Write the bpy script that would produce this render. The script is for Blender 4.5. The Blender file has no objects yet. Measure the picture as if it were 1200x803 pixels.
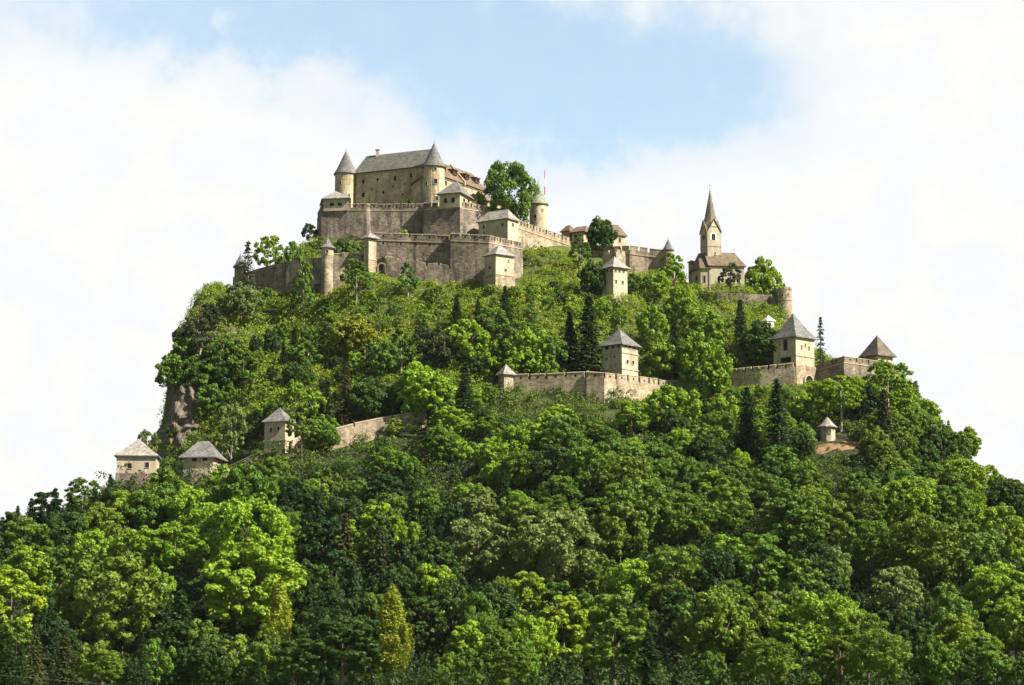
import bpy, math, random
import numpy as np
from mathutils import Vector
random.seed(7)
RNG = np.random.default_rng(11)
SC = bpy.context.scene
COL = SC.collection

# ------------------------------------------------------------------ camera, sky, sun, exposure
PITCH = math.radians(8.5); F = 2400.0
cP, sP = math.cos(PITCH), math.sin(PITCH)
cam_d = bpy.data.cameras.new('camera'); cam = bpy.data.objects.new('camera', cam_d); COL.objects.link(cam)
cam_d.sensor_width = 36; cam_d.lens = 72.0; cam_d.clip_end = 60000; cam_d.clip_start = 1
cam.location = (0, 0, 0); cam.rotation_euler = (math.radians(90)+PITCH, 0, 0)
SC.camera = cam

SUN_DIR = Vector((0.78, -0.35, 0.80)).normalized()
SUN_EL = math.asin(SUN_DIR.z); SUN_ROT = math.atan2(SUN_DIR.x, SUN_DIR.y)
sun_d = bpy.data.lights.new('sun', 'SUN'); sun_d.energy = 5.0; sun_d.angle = math.radians(0.5); sun_d.color = (1.0, 0.93, 0.80)
sun = bpy.data.objects.new('sun', sun_d); COL.objects.link(sun)
sun.rotation_euler = SUN_DIR.to_track_quat('Z', 'Y').to_euler(); sun.location = (200, -100, 400)

SC.view_settings.view_transform = 'Standard'; SC.view_settings.look = 'None'
SC.view_settings.gamma = 1; SC.view_settings.use_curve_mapping = False
SC.view_settings.exposure = 1.35

world = bpy.data.worlds.new('World'); SC.world = world; world.use_nodes = True
nt = world.node_tree; nt.nodes.clear()
def N(t, typ, **kw):
    n = t.nodes.new(typ)
    for k, v in kw.items(): setattr(n, k, v)
    return n
def setin(t, sock, v):
    if v is None: return
    if isinstance(v, bpy.types.NodeSocket): t.links.new(v, sock)
    else: sock.default_value = v
def M(t, op, a, b=None, c=None, clamp=False):
    n = N(t, 'ShaderNodeMath', operation=op); n.use_clamp = clamp
    setin(t, n.inputs[0], a); setin(t, n.inputs[1], b); setin(t, n.inputs[2], c)
    return n.outputs[0]
def mixc(t, fac, a, b, blend='MIX'):
    n = N(t, 'ShaderNodeMix', data_type='RGBA', blend_type=blend)
    setin(t, n.inputs[0], fac); setin(t, n.inputs[6], a); setin(t, n.inputs[7], b)
    return n.outputs[2]
def ramp(t, fac, lo, hi):
    n = N(t, 'ShaderNodeMapRange', interpolation_type='SMOOTHSTEP')
    setin(t, n.inputs[0], fac); n.inputs[1].default_value = lo; n.inputs[2].default_value = hi
    return n.outputs[0]
def noise(t, vec, scale, detail=4, rough=.55):
    n = N(t, 'ShaderNodeTexNoise'); n.inputs['Scale'].default_value = scale
    n.inputs['Detail'].default_value = detail; n.inputs['Roughness'].default_value = rough
    if vec is not None: t.links.new(vec, n.inputs['Vector'])
    return n.outputs[0]

sky = N(nt, 'ShaderNodeTexSky', sky_type='NISHITA', sun_disc=False)
sky.sun_elevation = SUN_EL; sky.sun_rotation = SUN_ROT; sky.air_density = 1.0; sky.dust_density = 1.2; sky.ozone_density = 1.2
tc = N(nt, 'ShaderNodeTexCoord')
sep = N(nt, 'ShaderNodeSeparateXYZ'); nt.links.new(tc.outputs['Generated'], sep.inputs[0])
X, Y, Z = sep.outputs
Ys = M(nt, 'MAXIMUM', Y, .05)
u = M(nt, 'DIVIDE', X, Ys); w = M(nt, 'DIVIDE', Z, Ys)
n1 = noise(nt, tc.outputs['Generated'], 9, 6, .55); n2 = noise(nt, tc.outputs['Generated'], 34, 5, .6)
du = M(nt, 'ADD', u, M(nt, 'MULTIPLY', M(nt, 'SUBTRACT', n1, .5), .15))
dw = M(nt, 'ADD', w, M(nt, 'MULTIPLY', M(nt, 'SUBTRACT', n2, .5), .08))
def blob(u0, w0, a, b, amp):
    e = M(nt, 'ADD', M(nt, 'POWER', M(nt, 'ABSOLUTE', M(nt, 'DIVIDE', M(nt, 'SUBTRACT', du, u0), a)), 2),
          M(nt, 'POWER', M(nt, 'ABSOLUTE', M(nt, 'DIVIDE', M(nt, 'SUBTRACT', dw, w0), b)), 2))
    return M(nt, 'MULTIPLY', M(nt, 'EXPONENT', M(nt, 'MULTIPLY', e, -1)), amp)
bank = ramp(nt, Y, .35, .80)
SKYPX = [(770, 110, 170, 78, 1.0), (650, 165, 130, 60, .6), (600, 60, 250, 75, .75), (420, 25, 260, 60, .7), (170, 5, 340, 62, .8), (860, 50, 100, 80, .5), (540, 120, 130, 60, .45)]
gap = None
for px, py, a, b, amp in SKYPX:
    el = PITCH + math.atan((401.5-py)/F)
    g = blob((px-600)/F*1.03, math.tan(el), a/F, b/F*1.08, amp)
    gap = g if gap is None else M(nt, 'ADD', gap, g)
gap = ramp(nt, M(nt, 'MULTIPLY', gap, M(nt, 'ADD', .72, M(nt, 'MULTIPLY', n2, .56))), -.02, 1.3)
# pale cloud bank over the northern half of the dome, broken cloud elsewhere
broken = ramp(nt, M(nt, 'ADD', n1, M(nt, 'MULTIPLY', n2, .3)), .62, .85)
cover = M(nt, 'MULTIPLY', M(nt, 'MAXIMUM', bank, M(nt, 'MULTIPLY', broken, .6)), M(nt, 'SUBTRACT', 1, M(nt, 'MULTIPLY', gap, .60)), clamp=True)
bg1 = N(nt, 'ShaderNodeBackground'); nt.links.new(mixc(nt, 1.0, sky.outputs[0], mixc(nt, bank, (.92, .85, .74, 1), (1.12, 1.70, 1.76, 1)), 'MULTIPLY'), bg1.inputs[0]); bg1.inputs[1].default_value = 0.05
cloudc = mixc(nt, ramp(nt, n2, .35, .7), (.93, .94, .97, 1), (1.0, .985, .945, 1))
bg2 = N(nt, 'ShaderNodeBackground'); nt.links.new(cloudc, bg2.inputs[0]); bg2.inputs[1].default_value = 0.40
ms = N(nt, 'ShaderNodeMixShader'); nt.links.new(cover, ms.inputs[0]); nt.links.new(bg1.outputs[0], ms.inputs[1]); nt.links.new(bg2.outputs[0], ms.inputs[2])
wo = N(nt, 'ShaderNodeOutputWorld'); nt.links.new(ms.outputs[0], wo.inputs[0])

# ------------------------------------------------------------------ measuring helpers (photo pixel + distance -> place)
def ray(px, py):
    a = (px-600)/F; v = (401.5-py)/F
    return Vector((a, cP - v*sP, sP + v*cP))
def at(px, py, y):
    d = ray(px, py); return d*(y/d.y)
def zat(py, y): return at(600, py, y).z
def mpp(p): return (p.y*cP + p.z*sP)/F
def proj(p):
    f = p[1]*cP + p[2]*sP; up = -p[1]*sP + p[2]*cP
    return 600 + F*p[0]/f, 401.5 - F*up/f
CTRL = []                                   # ground points the buildings stand on
def ground(p): CTRL.append((p[0], p[1], p[2]))

# ------------------------------------------------------------------ mesh helpers
class MB:
    def __init__(s): s.v = []; s.f = []; s.mi = []
    def add(s, vs, fs, m=0):
        o = len(s.v); s.v += [tuple(v) for v in vs]
        s.f += [tuple(i+o for i in f) for f in fs]; s.mi += [m]*len(fs)
    def prism(s, poly, z0, z1, m=0, top=None):
        """vertical prism over a counter-clockwise footprint"""
        n = len(poly); tp = top or poly
        z0s = z0 if hasattr(z0, '__len__') else [z0]*n; z1s = z1 if hasattr(z1, '__len__') else [z1]*n
        vs = [(p[0], p[1], z) for p, z in zip(poly, z0s)] + [(p[0], p[1], z) for p, z in zip(tp, z1s)]
        fs = [tuple(range(n))[::-1], tuple(range(n, 2*n))] + [(i, (i+1) % n, n+(i+1) % n, n+i) for i in range(n)]
        s.add(vs, fs, m)
    def rings(s, rings, m=0, cap0=True, cap1=True):
        n = len(rings[0]); vs = [p for r in rings for p in r]; fs = []
        for k in range(len(rings)-1):
            for i in range(n):
                j = (i+1) % n; fs.append((k*n+i, k*n+j, (k+1)*n+j, (k+1)*n+i))
        if cap0: fs.append(tuple(range(n))[::-1])
        if cap1: fs.append(tuple(range((len(rings)-1)*n, len(rings)*n)))
        s.add(vs, fs, m)
    def box(s, c, ax, ay, hx, hy, hz):
        """box at c with half sizes along horizontal unit vectors ax, ay and z"""
        ax = Vector(ax); ay = Vector(ay); az = Vector((0, 0, 1)); c = Vector(c)
        vs = [c + ax*hx*i + ay*hy*j + az*hz*k for k in (-1, 1) for i, j in ((-1, -1), (1, -1), (1, 1), (-1, 1))]
        s.add(vs, [(3, 2, 1, 0), (4, 5, 6, 7), (0, 1, 5, 4), (1, 2, 6, 5), (2, 3, 7, 6), (3, 0, 4, 7)])
    def tube(s, pts, rad, n=6):
        rr = []
        for i, p in enumerate(pts):
            p = Vector(p); a = Vector(pts[max(i-1, 0)]); b = Vector(pts[min(i+1, len(pts)-1)])
            t = (b-a).normalized(); h = Vector((1, 0, 0)) if abs(t.x) < .8 else Vector((0, 1, 0))
            e = t.cross(h).normalized(); g = t.cross(e)
            rr.append([p + (e*math.cos(q) + g*math.sin(q))*rad[i] for q in [2*math.pi*k/n for k in range(n)]])
        s.rings(rr)
    def build(s, name, mats, parent=None, smooth=False):
        me = bpy.data.meshes.new(name); me.from_pydata(s.v, [], s.f); me.update()
        mats = mats if isinstance(mats, (list, tuple)) else [mats]
        for q in mats: me.materials.append(q)
        if len(mats) > 1: me.polygons.foreach_set('material_index', s.mi)
        if smooth: me.polygons.foreach_set('use_smooth', [True]*len(s.f))
        o = bpy.data.objects.new(name, me); COL.objects.link(o)
        if parent is not None: par(o, parent)
        return o
def par(o, p):
    o.parent = p
    m = Vector((0, 0, 0)); q = p
    while q is not None: m += q.location; q = q.parent
    o.location = o.location - m
def tag(o, label, cat, group=None, kind=None):
    if label: o['label'] = label
    if cat: o['category'] = cat
    if group: o['group'] = group
    if kind: o['kind'] = kind
    return o
def thing(name, label, cat, loc, group=None):
    o = bpy.data.objects.new(name, None); COL.objects.link(o); o.location = loc; o.empty_display_size = 1
    return tag(o, label, cat, group)

# ------------------------------------------------------------------ materials
def newmat(name):
    m = bpy.data.materials.new(name); m.use_nodes = True; t = m.node_tree; t.nodes.clear()
    out = N(t, 'ShaderNodeOutputMaterial'); b = N(t, 'ShaderNodeBsdfPrincipled')
    t.links.new(b.outputs[0], out.inputs[0]); b.inputs['Specular IOR Level'].default_value = .2
    return m, t, b, out
def posvec(t, sx=1, sy=1, sz=1):
    g = N(t, 'ShaderNodeNewGeometry'); mp = N(t, 'ShaderNodeMapping'); mp.inputs['Scale'].default_value = (sx, sy, sz)
    t.links.new(g.outputs['Position'], mp.inputs[0]); return mp.outputs[0]
def c4(c): return (c[0], c[1], c[2], 1)
def masonry(name, c1, c2, stain, amt=.6, bump=.5, moss=0, courses=.7):
    m, t, b, out = newmat(name)
    p = posvec(t)
    a = ramp(t, noise(t, p, .16, 5, .6), .38, .64)
    col = mixc(t, a, c4(c1), c4(c2))
    streak = ramp(t, noise(t, posvec(t, .55, .55, .06), 1.0, 4, .6), .48, .72)
    col = mixc(t, M(t, 'MULTIPLY', streak, amt), col, c4(stain))
    patch = ramp(t, noise(t, p, .42, 6, .7), .52, .70)
    col = mixc(t, M(t, 'MULTIPLY', patch, amt*.6), col, c4(tuple(x*.62 for x in stain)))
    blot = ramp(t, noise(t, posvec(t, 1, 1, .8), .11, 6, .72), .47, .60)
    col = mixc(t, M(t, 'MULTIPLY', blot, amt*.55), col, c4(tuple(x*1.1 for x in stain)))
    light = ramp(t, noise(t, posvec(t, 1, 1, 1.6), .75, 4, .65), .58, .72)
    col = mixc(t, M(t, 'MULTIPLY', light, .5), col, c4(tuple(min(1, x*1.45) for x in c2)))
    vor = N(t, 'ShaderNodeTexVoronoi'); vor.inputs['Scale'].default_value = .95
    t.links.new(posvec(t, 1, 1, 1.7), vor.inputs['Vector'])
    vv = N(t, 'ShaderNodeSeparateColor'); t.links.new(vor.outputs['Color'], vv.inputs[0])
    k = N(t, 'ShaderNodeMapRange'); t.links.new(vv.outputs[0], k.inputs[0]); k.inputs[3].default_value = 1-courses*.45; k.inputs[4].default_value = 1+courses*.25
    hsv = N(t, 'ShaderNodeHueSaturation'); t.links.new(col, hsv.inputs['Color']); t.links.new(k.outputs[0], hsv.inputs['Value'])
    col = hsv.outputs[0]
    if moss:
        mo = ramp(t, noise(t, posvec(t, .5, .5, .2), .5, 5, .7), .50, .68)
        col = mixc(t, M(t, 'MULTIPLY', mo, moss), col, (.07, .085, .03, 1))
    t.links.new(col, b.inputs['Base Color']); b.inputs['Roughness'].default_value = .9
    bp = N(t, 'ShaderNodeBump'); bp.inputs['Strength'].default_value = bump; bp.inputs['Distance'].default_value = .35
    t.links.new(noise(t, p, 1.3, 5, .7), bp.inputs['Height']); t.links.new(bp.outputs[0], b.inputs['Normal'])
    return m
def roofing(name, c1, c2, moss=0, rough=.75):
    m, t, b, out = newmat(name)
    a = ramp(t, noise(t, posvec(t, .7, .7, .35), .55, 6, .7), .38, .62)
    col = mixc(t, a, c4(c1), c4(c2))
    cell = N(t, 'ShaderNodeTexVoronoi'); cell.inputs['Scale'].default_value = 1.3; t.links.new(posvec(t, 1, 1, 2), cell.inputs['Vector'])
    sc = N(t, 'ShaderNodeSeparateColor'); t.links.new(cell.outputs['Color'], sc.inputs[0])
    k = N(t, 'ShaderNodeMapRange'); t.links.new(sc.outputs[1], k.inputs[0]); k.inputs[3].default_value = .62; k.inputs[4].default_value = 1.28
    hsv = N(t, 'ShaderNodeHueSaturation'); t.links.new(col, hsv.inputs['Color']); t.links.new(k.outputs[0], hsv.inputs['Value']); col = hsv.outputs[0]
    if moss:
        col = mixc(t, M(t, 'MULTIPLY', ramp(t, noise(t, posvec(t), .35, 5, .7), .5, .66), moss), col, (.10, .10, .045, 1))
    t.links.new(col, b.inputs['Base Color']); b.inputs['Roughness'].default_value = rough
    wv = N(t, 'ShaderNodeTexWave', bands_direction='Z'); wv.inputs['Scale'].default_value = .9; wv.inputs['Distortion'].default_value = .6
    t.links.new(posvec(t), wv.inputs['Vector'])
    bp = N(t, 'ShaderNodeBump'); bp.inputs['Strength'].default_value = .35; bp.inputs['Distance'].default_value = .2
    t.links.new(wv.outputs[0], bp.inputs['Height']); t.links.new(bp.outputs[0], b.inputs['Normal'])
    return m
def flat(name, c, rough=.8, var=.25, sc=.8):
    m, t, b, out = newmat(name)
    n = noise(t, posvec(t), sc, 4, .6)
    t.links.new(mixc(t, n, c4(tuple(x*(1-var) for x in c)), c4(tuple(x*(1+var) for x in c))), b.inputs['Base Color'])
    b.inputs['Roughness'].default_value = rough
    return m
MT = {}
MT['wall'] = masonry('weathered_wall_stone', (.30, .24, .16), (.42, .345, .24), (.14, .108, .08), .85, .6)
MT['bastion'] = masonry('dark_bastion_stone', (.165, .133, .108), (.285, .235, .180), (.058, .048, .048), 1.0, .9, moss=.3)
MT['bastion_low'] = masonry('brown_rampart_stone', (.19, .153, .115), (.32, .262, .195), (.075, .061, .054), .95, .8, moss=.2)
MT['palace'] = masonry('palace_plaster', (.42, .335, .21), (.55, .455, .305), (.21, .155, .10), .9, .5, courses=.45)
MT['plaster'] = masonry('pale_tower_plaster', (.37, .315, .22), (.50, .43, .315), (.20, .16, .11), .75, .25, courses=.2)
MT['greyplaster'] = masonry('grey_plaster', (.33, .29, .215), (.41, .365, .28), (.20, .17, .125), .55, .25, courses=.2)
MT['house'] = masonry('house_plaster', (.39, .33, .235), (.50, .435, .32), (.24, .195, .135), .65, .2, courses=.15)
MT['brick'] = masonry('reddish_base_stone', (.20, .15, .12), (.26, .20, .16), (.11, .085, .075), .6, .8)
MT['trim'] = masonry('string_course_stone', (.36, .29, .2), (.44, .36, .25), (.24, .19, .13), .5, .3, courses=.2)
MT['frame'] = flat('stone_window_surround', (.42, .36, .26))
MT['white'] = flat('white_plaster', (.72, .68, .58), .85, .08)
MT['roof'] = roofing('grey_shingle_roof', (.115, .11, .105), (.165, .158, .15))
MT['roofdark'] = roofing('slate_roof', (.115, .11, .115), (.17, .165, .17))
MT['rooflight'] = roofing('pale_shingle_roof', (.20, .185, .165), (.27, .25, .225))
MT['roofpal'] = roofing('palace_roof', (.085, .085, .072), (.125, .122, .10), moss=.4)
MT['roofred'] = roofing('brown_tile_roof', (.115, .080, .055), (.165, .118, .08), moss=.35)
MT['roofchurch'] = roofing('church_tile_roof', (.115, .088, .056), (.155, .12, .078), moss=.3)
MT['roofbrown'] = roofing('dark_brown_roof', (.095, .075, .06), (.14, .112, .088))
MT['roofspire'] = roofing('spire_shingle', (.135, .12, .095), (.18, .16, .125), moss=.25)
MT['copper'] = roofing('green_copper_roof', (.18, .20, .145), (.23, .25, .185))
MT['dark'] = flat('dark_interior', (.012, .011, .010), .4)
MT['glass'] = flat('dark_window_glass', (.02, .02, .022), .15)
MT['wood'] = flat('weathered_timber', (.13, .095, .065))
MT['iron'] = flat('wrought_iron', (.06, .055, .05), .5)
MT['gold'] = flat('gilded_cross', (.5, .36, .12), .35)
MT['mastred'] = flat('red_mast_paint', (.62, .06, .04), .5, .05)
MT['mastwhite'] = flat('white_mast_paint', (.8, .78, .75), .5, .05)

# ------------------------------------------------------------------ building kit
def rect(pxB, pyB, y, wl, wr, th, depth=None):
    """footprint A (left) B (near corner) C (right) D from the pixel widths of the two faces seen"""
    th = math.radians(th); B = at(pxB, pyB, y); s = mpp(B); ph = math.atan2(B.x, B.y)
    L = wl*s/math.cos(th); R = depth if depth is not None else wr*s/math.sin(th)
    rt = Vector((math.cos(ph), -math.sin(ph), 0)); fw = Vector((math.sin(ph), math.cos(ph), 0))
    ux = rt*-math.cos(th)+fw*math.sin(th); uy = rt*math.sin(th)+fw*math.cos(th)
    B = Vector((B.x, B.y, 0)); return [B+ux*L, B, B+uy*R, B+ux*L+uy*R]
def offset(poly, d):
    n = len(poly); out = []
    for i in range(n):
        a, b, c = Vector(poly[i-1]).to_2d(), Vector(poly[i]).to_2d(), Vector(poly[(i+1) % n]).to_2d()
        e1 = (b-a).normalized(); e2 = (c-b).normalized()
        n1 = Vector((e1.y, -e1.x)); n2 = Vector((e2.y, -e2.x)); m = (n1+n2)
        m = m/max(m.length_squared, 1e-6)*2
        out.append((b.x+m.x*d, b.y+m.y*d))
    return out
def roof_mesh(poly, ze, za, over=.6, ridge=0.0, along=0, flare=.0, lip=.25):
    """hipped roof over 4-gon; ridge = share of the length kept as ridge (0 = pyramid)"""
    P = [Vector((x, y, 0)) for x, y in offset(poly, over)]
    c = sum(P, Vector())/4
    if along == 0: m1 = (P[0]+P[3])/2; m2 = (P[1]+P[2])/2
    else: m1 = (P[0]+P[1])/2; m2 = (P[3]+P[2])/2
    r1 = c+(m1-c)*ridge; r2 = c+(m2-c)*ridge
    b = MB()
    low = [(p.x, p.y, ze-lip) for p in P]; ev = [(p.x, p.y, ze) for p in P]
    tops = [r1, r2, r2, r1] if along == 0 else [r1, r1, r2, r2]
    vs = low+ev; n = 4
    if flare:
        vs += [tuple((p*(1-.28)+q*.28).to_2d())+(ze+(za-ze)*(.28-flare),) for p, q in zip(P, tops)]; n = 8
    k = len(vs)
    fs = [(3, 2, 1, 0)] + [(i, (i+1) % 4, 4+(i+1) % 4, 4+i) for i in range(4)]
    if flare: fs += [(4+i, 4+(i+1) % 4, 8+(i+1) % 4, 8+i) for i in range(4)]
    o = 8 if flare else 4
    if ridge < .01:
        vs.append((c.x, c.y, za)); fs += [(o+i, o+(i+1) % 4, k) for i in range(4)]
    else:
        vs += [(r1.x, r1.y, za), (r2.x, r2.y, za)]
        if along == 0: fs += [(o, o+1, k+1, k), (o+1, o+2, k+1), (o+2, o+3, k, k+1), (o+3, o, k)]
        else: fs += [(o, o+1, k), (o+1, o+2, k+1, k), (o+2, o+3, k+1), (o+3, o, k, k+1)]
    b.add(vs, fs); return b
def window(parent, c, nrm, w, h, surround=.14, name='window', arch=False, fm='frame', proud=.1, pane='dark'):
    """stone surround standing proud of the wall, dark pane behind it"""
    nrm = Vector((nrm[0], nrm[1], 0)).normalized(); t = Vector((-nrm.y, nrm.x, 0))
    b = MB(); s = surround
    if arch:
        def ar(hw, dz, off): return [c+t*a+Vector((0, 0, z))+nrm*off for a, z in [(-hw, -h/2)]+[(-hw*math.cos(q), h/2-w/2+hw*math.sin(q)) for q in [math.pi*k/10 for k in range(11)]]+[(hw, -h/2)]]
        o0, i0, o1, i1 = ar(w/2+s, 0, proud), ar(w/2, 0, proud), ar(w/2+s, 0, -.1), ar(w/2, 0, -.1); n_ = len(o0); vs = o0+i0+o1+i1
        fs = []
        for k in range(n_-1): fs += [(k, n_+k, n_+k+1, k+1), (n_+k, 3*n_+k, 3*n_+k+1, n_+k+1), (k+1, 2*n_+k+1, 2*n_+k, k), (2*n_+k, 2*n_+k+1, 3*n_+k+1, 3*n_+k)]
        fs += [(0, 2*n_, 3*n_, n_), (n_-1, 2*n_-1, 4*n_-1, 3*n_-1)]
        b.add(vs, fs)
    else:
     b.box(c+t*(w/2+s/2)+nrm*(proud/2-.05), t, nrm, s/2, proud/2+.05, h/2+s)
     b.box(c-t*(w/2+s/2)+nrm*(proud/2-.05), t, nrm, s/2, proud/2+.05, h/2+s)
     b.box(c+Vector((0, 0, h/2+s/2))+nrm*(proud/2-.05), t, nrm, w/2, proud/2+.05, s/2)
     b.box(c-Vector((0, 0, h/2+s/2))+nrm*(proud/2-.02), t, nrm, w/2+s*1.4, proud/2+.1, s/2)
    f = b.build(name, MT[fm], parent)
    g = MB()
    if arch:
        pts = [(-w/2, -h/2), (w/2, -h/2)] + [(w/2*math.cos(q), h/2-w/2+w/2*math.sin(q)) for q in [math.pi*k/8 for k in range(9)]]
        vs = [c+t*a+Vector((0, 0, z))+nrm*.03 for a, z in pts] + [c+t*a+Vector((0, 0, z))-nrm*.2 for a, z in pts]; n = len(pts)
        g.add(vs, [tuple(range(n)), tuple(range(n, 2*n))[::-1]] + [(i, (i+1) % n, n+(i+1) % n, n+i)[::-1] for i in range(n)])
    else:
        g.box(c-nrm*.07, t, nrm, w/2, .09, h/2)
    g.build('pane', MT[pane], f)
    return f
def hit_plane(px, py, P0, nrm):
    d = ray(px, py); P0 = Vector(P0); n = Vector((nrm[0], nrm[1], 0))
    return d*((P0.x*n.x+P0.y*n.y)/(d.x*n.x+d.y*n.y))
def face_n(a, b):
    e = (Vector(b)-Vector(a)); return Vector((e.y, -e.x, 0)).normalized()
def put_windows(o, foot, wins, **kw):
    """wins: (face index, px, py, width px, height px)"""
    for q in wins:
        i, px, py, wp, hp = q[:5]; a, b = foot[i], foot[(i+1) % len(foot)]; n = face_n(a, b)
        c = hit_plane(px, py, a, n); s = mpp(c)
        e = (Vector(b)-Vector(a)).normalized(); fx = max(.35, abs(e.x))
        k = dict(kw); k.update(q[5] if len(q) > 5 else {})
        window(o, c, n, max(.5, wp*s/fx), hp*s, **k)
def band(o, foot, z, proud=.22, hh=.2, mat='trim', name='string_course'):
    b = MB(); out = offset(foot, proud); inn = offset(foot, -.1); n = len(foot)
    r = [[(p[0], p[1], z-hh) for p in inn], [(p[0], p[1], z-hh*.6) for p in out], [(p[0], p[1], z+hh) for p in out], [(p[0], p[1], z+hh) for p in inn]]
    b.rings(r, cap0=False, cap1=False); return b.build(name, MT[mat], o)
def tower(name, label, cat, foot, pyb, pye, pya, wallm, roofm, wins=(), over=.7, ridge=0, along=0, flare=.06, sink=4, corner=1,
          courses=(), basez=None, group=None, noground=False, wkw=None, eavemid=False, lower=None):
    B = foot[corner]; y = B.y
    z0 = zat(pyb, y); ze = zat(pye, y); c = sum((Vector(p) for p in foot), Vector())/len(foot)
    za = zat(pya, c.y)
    o = thing(name, label, cat, (c.x, c.y, z0), group)
    if not noground:
        for p in foot: ground((p.x, p.y, z0))
    b = MB(); b.prism(foot, (basez if basez is not None else z0-sink), ze); b.build('wall', MT[wallm], o)
    roof_mesh(foot, ze+.25, za, over, ridge, along, flare).build('roof', MT[roofm], o)
    for py in courses: band(o, foot, zat(py, y))
    if lower:                                   # masonry base under the plastered storey
        py, d, mt = lower; b = MB(); b.prism(offset(foot, d*1.6), (basez if basez is not None else z0-sink), zat(py, y), top=offset(foot, d)); b.build('base', MT[mt], o)
    put_windows(o, foot, wins, **(wkw or {}))
    return o
def circ(cx, cy, r, n=28, z=None):
    return [(cx+r*math.cos(2*math.pi*k/n), cy+r*math.sin(2*math.pi*k/n)) + ((z,) if z is not None else ()) for k in range(n)]
def round_tower(name, label, cat, px, y, wpx, pyb, pye, pya, wallm, roofm, wins=(), n=28, over=.5, sink=4, batter=1.0, courses=(), flare=.9, group=None, basez=None, crenel=0, noground=False):
    c = at(px, pye, y); s = mpp(c); r = wpx*s/2; cy = y+r; z0 = zat(pyb, y); ze = zat(pye, y)
    o = thing(name, label, cat, (c.x, cy, z0), group)
    if not noground: ground((c.x, cy, z0)); ground((c.x, y, z0))
    b = MB(); b.rings([circ(c.x, cy, r*batter, n, basez if basez is not None else z0-sink), circ(c.x, cy, r, n, z0+(ze-z0)*.55), circ(c.x, cy, r, n, ze)])
    b.build('wall', MT[wallm], o)
    if roofm:
        za = zat(pya, cy); b = MB(); R = r+over
        b.rings([circ(c.x, cy, R, n, ze-.15), circ(c.x, cy, R, n, ze+.12), circ(c.x, cy, R*.72, n, ze+(za-ze)*.28*flare), circ(c.x, cy, R*.05, n, za)])
        b.build('roof', MT[roofm], o)
        b = MB(); b.tube([(c.x, cy, za-.3), (c.x, cy, za+1.4)], [.12, .05], 6); b.build('finial', MT['iron'], o)
    for py in courses:
        zc = zat(py, y); b = MB(); b.rings([circ(c.x, cy, r-.1, n, zc-.2), circ(c.x, cy, r+.2, n, zc-.12), circ(c.x, cy, r+.2, n, zc+.2), circ(c.x, cy, r-.1, n, zc+.2)], cap0=False, cap1=False)
        b.build('string_course', MT['trim'], o)
    if crenel:
        b = MB()
        for k in range(crenel):
            q = 2*math.pi*k/crenel; e = Vector((math.cos(q), math.sin(q), 0))
            b.box(Vector((c.x, cy, ze+.55))+e*(r-.3), (-e.y, e.x, 0), e, math.pi*r/crenel*.68, .3, .56)
        b.build('battlement', MT[wallm], o)
    for wpx_, wpy, ww, wh in wins:
        d = ray(wpx_, wpy); x = None
        # where the sight line meets the drum
        A = d.x**2+d.y**2; Bq = -2*(d.x*c.x+d.y*cy); Cq = c.x**2+cy**2-r*r; D = Bq*Bq-4*A*Cq
        if D <= 0: continue
        t = (-Bq-math.sqrt(D))/(2*A); p = d*t; nn = Vector((p.x-c.x, p.y-cy, 0)).normalized()
        window(o, p, nn, ww*s, wh*s, proud=.12)
    return o
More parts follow.
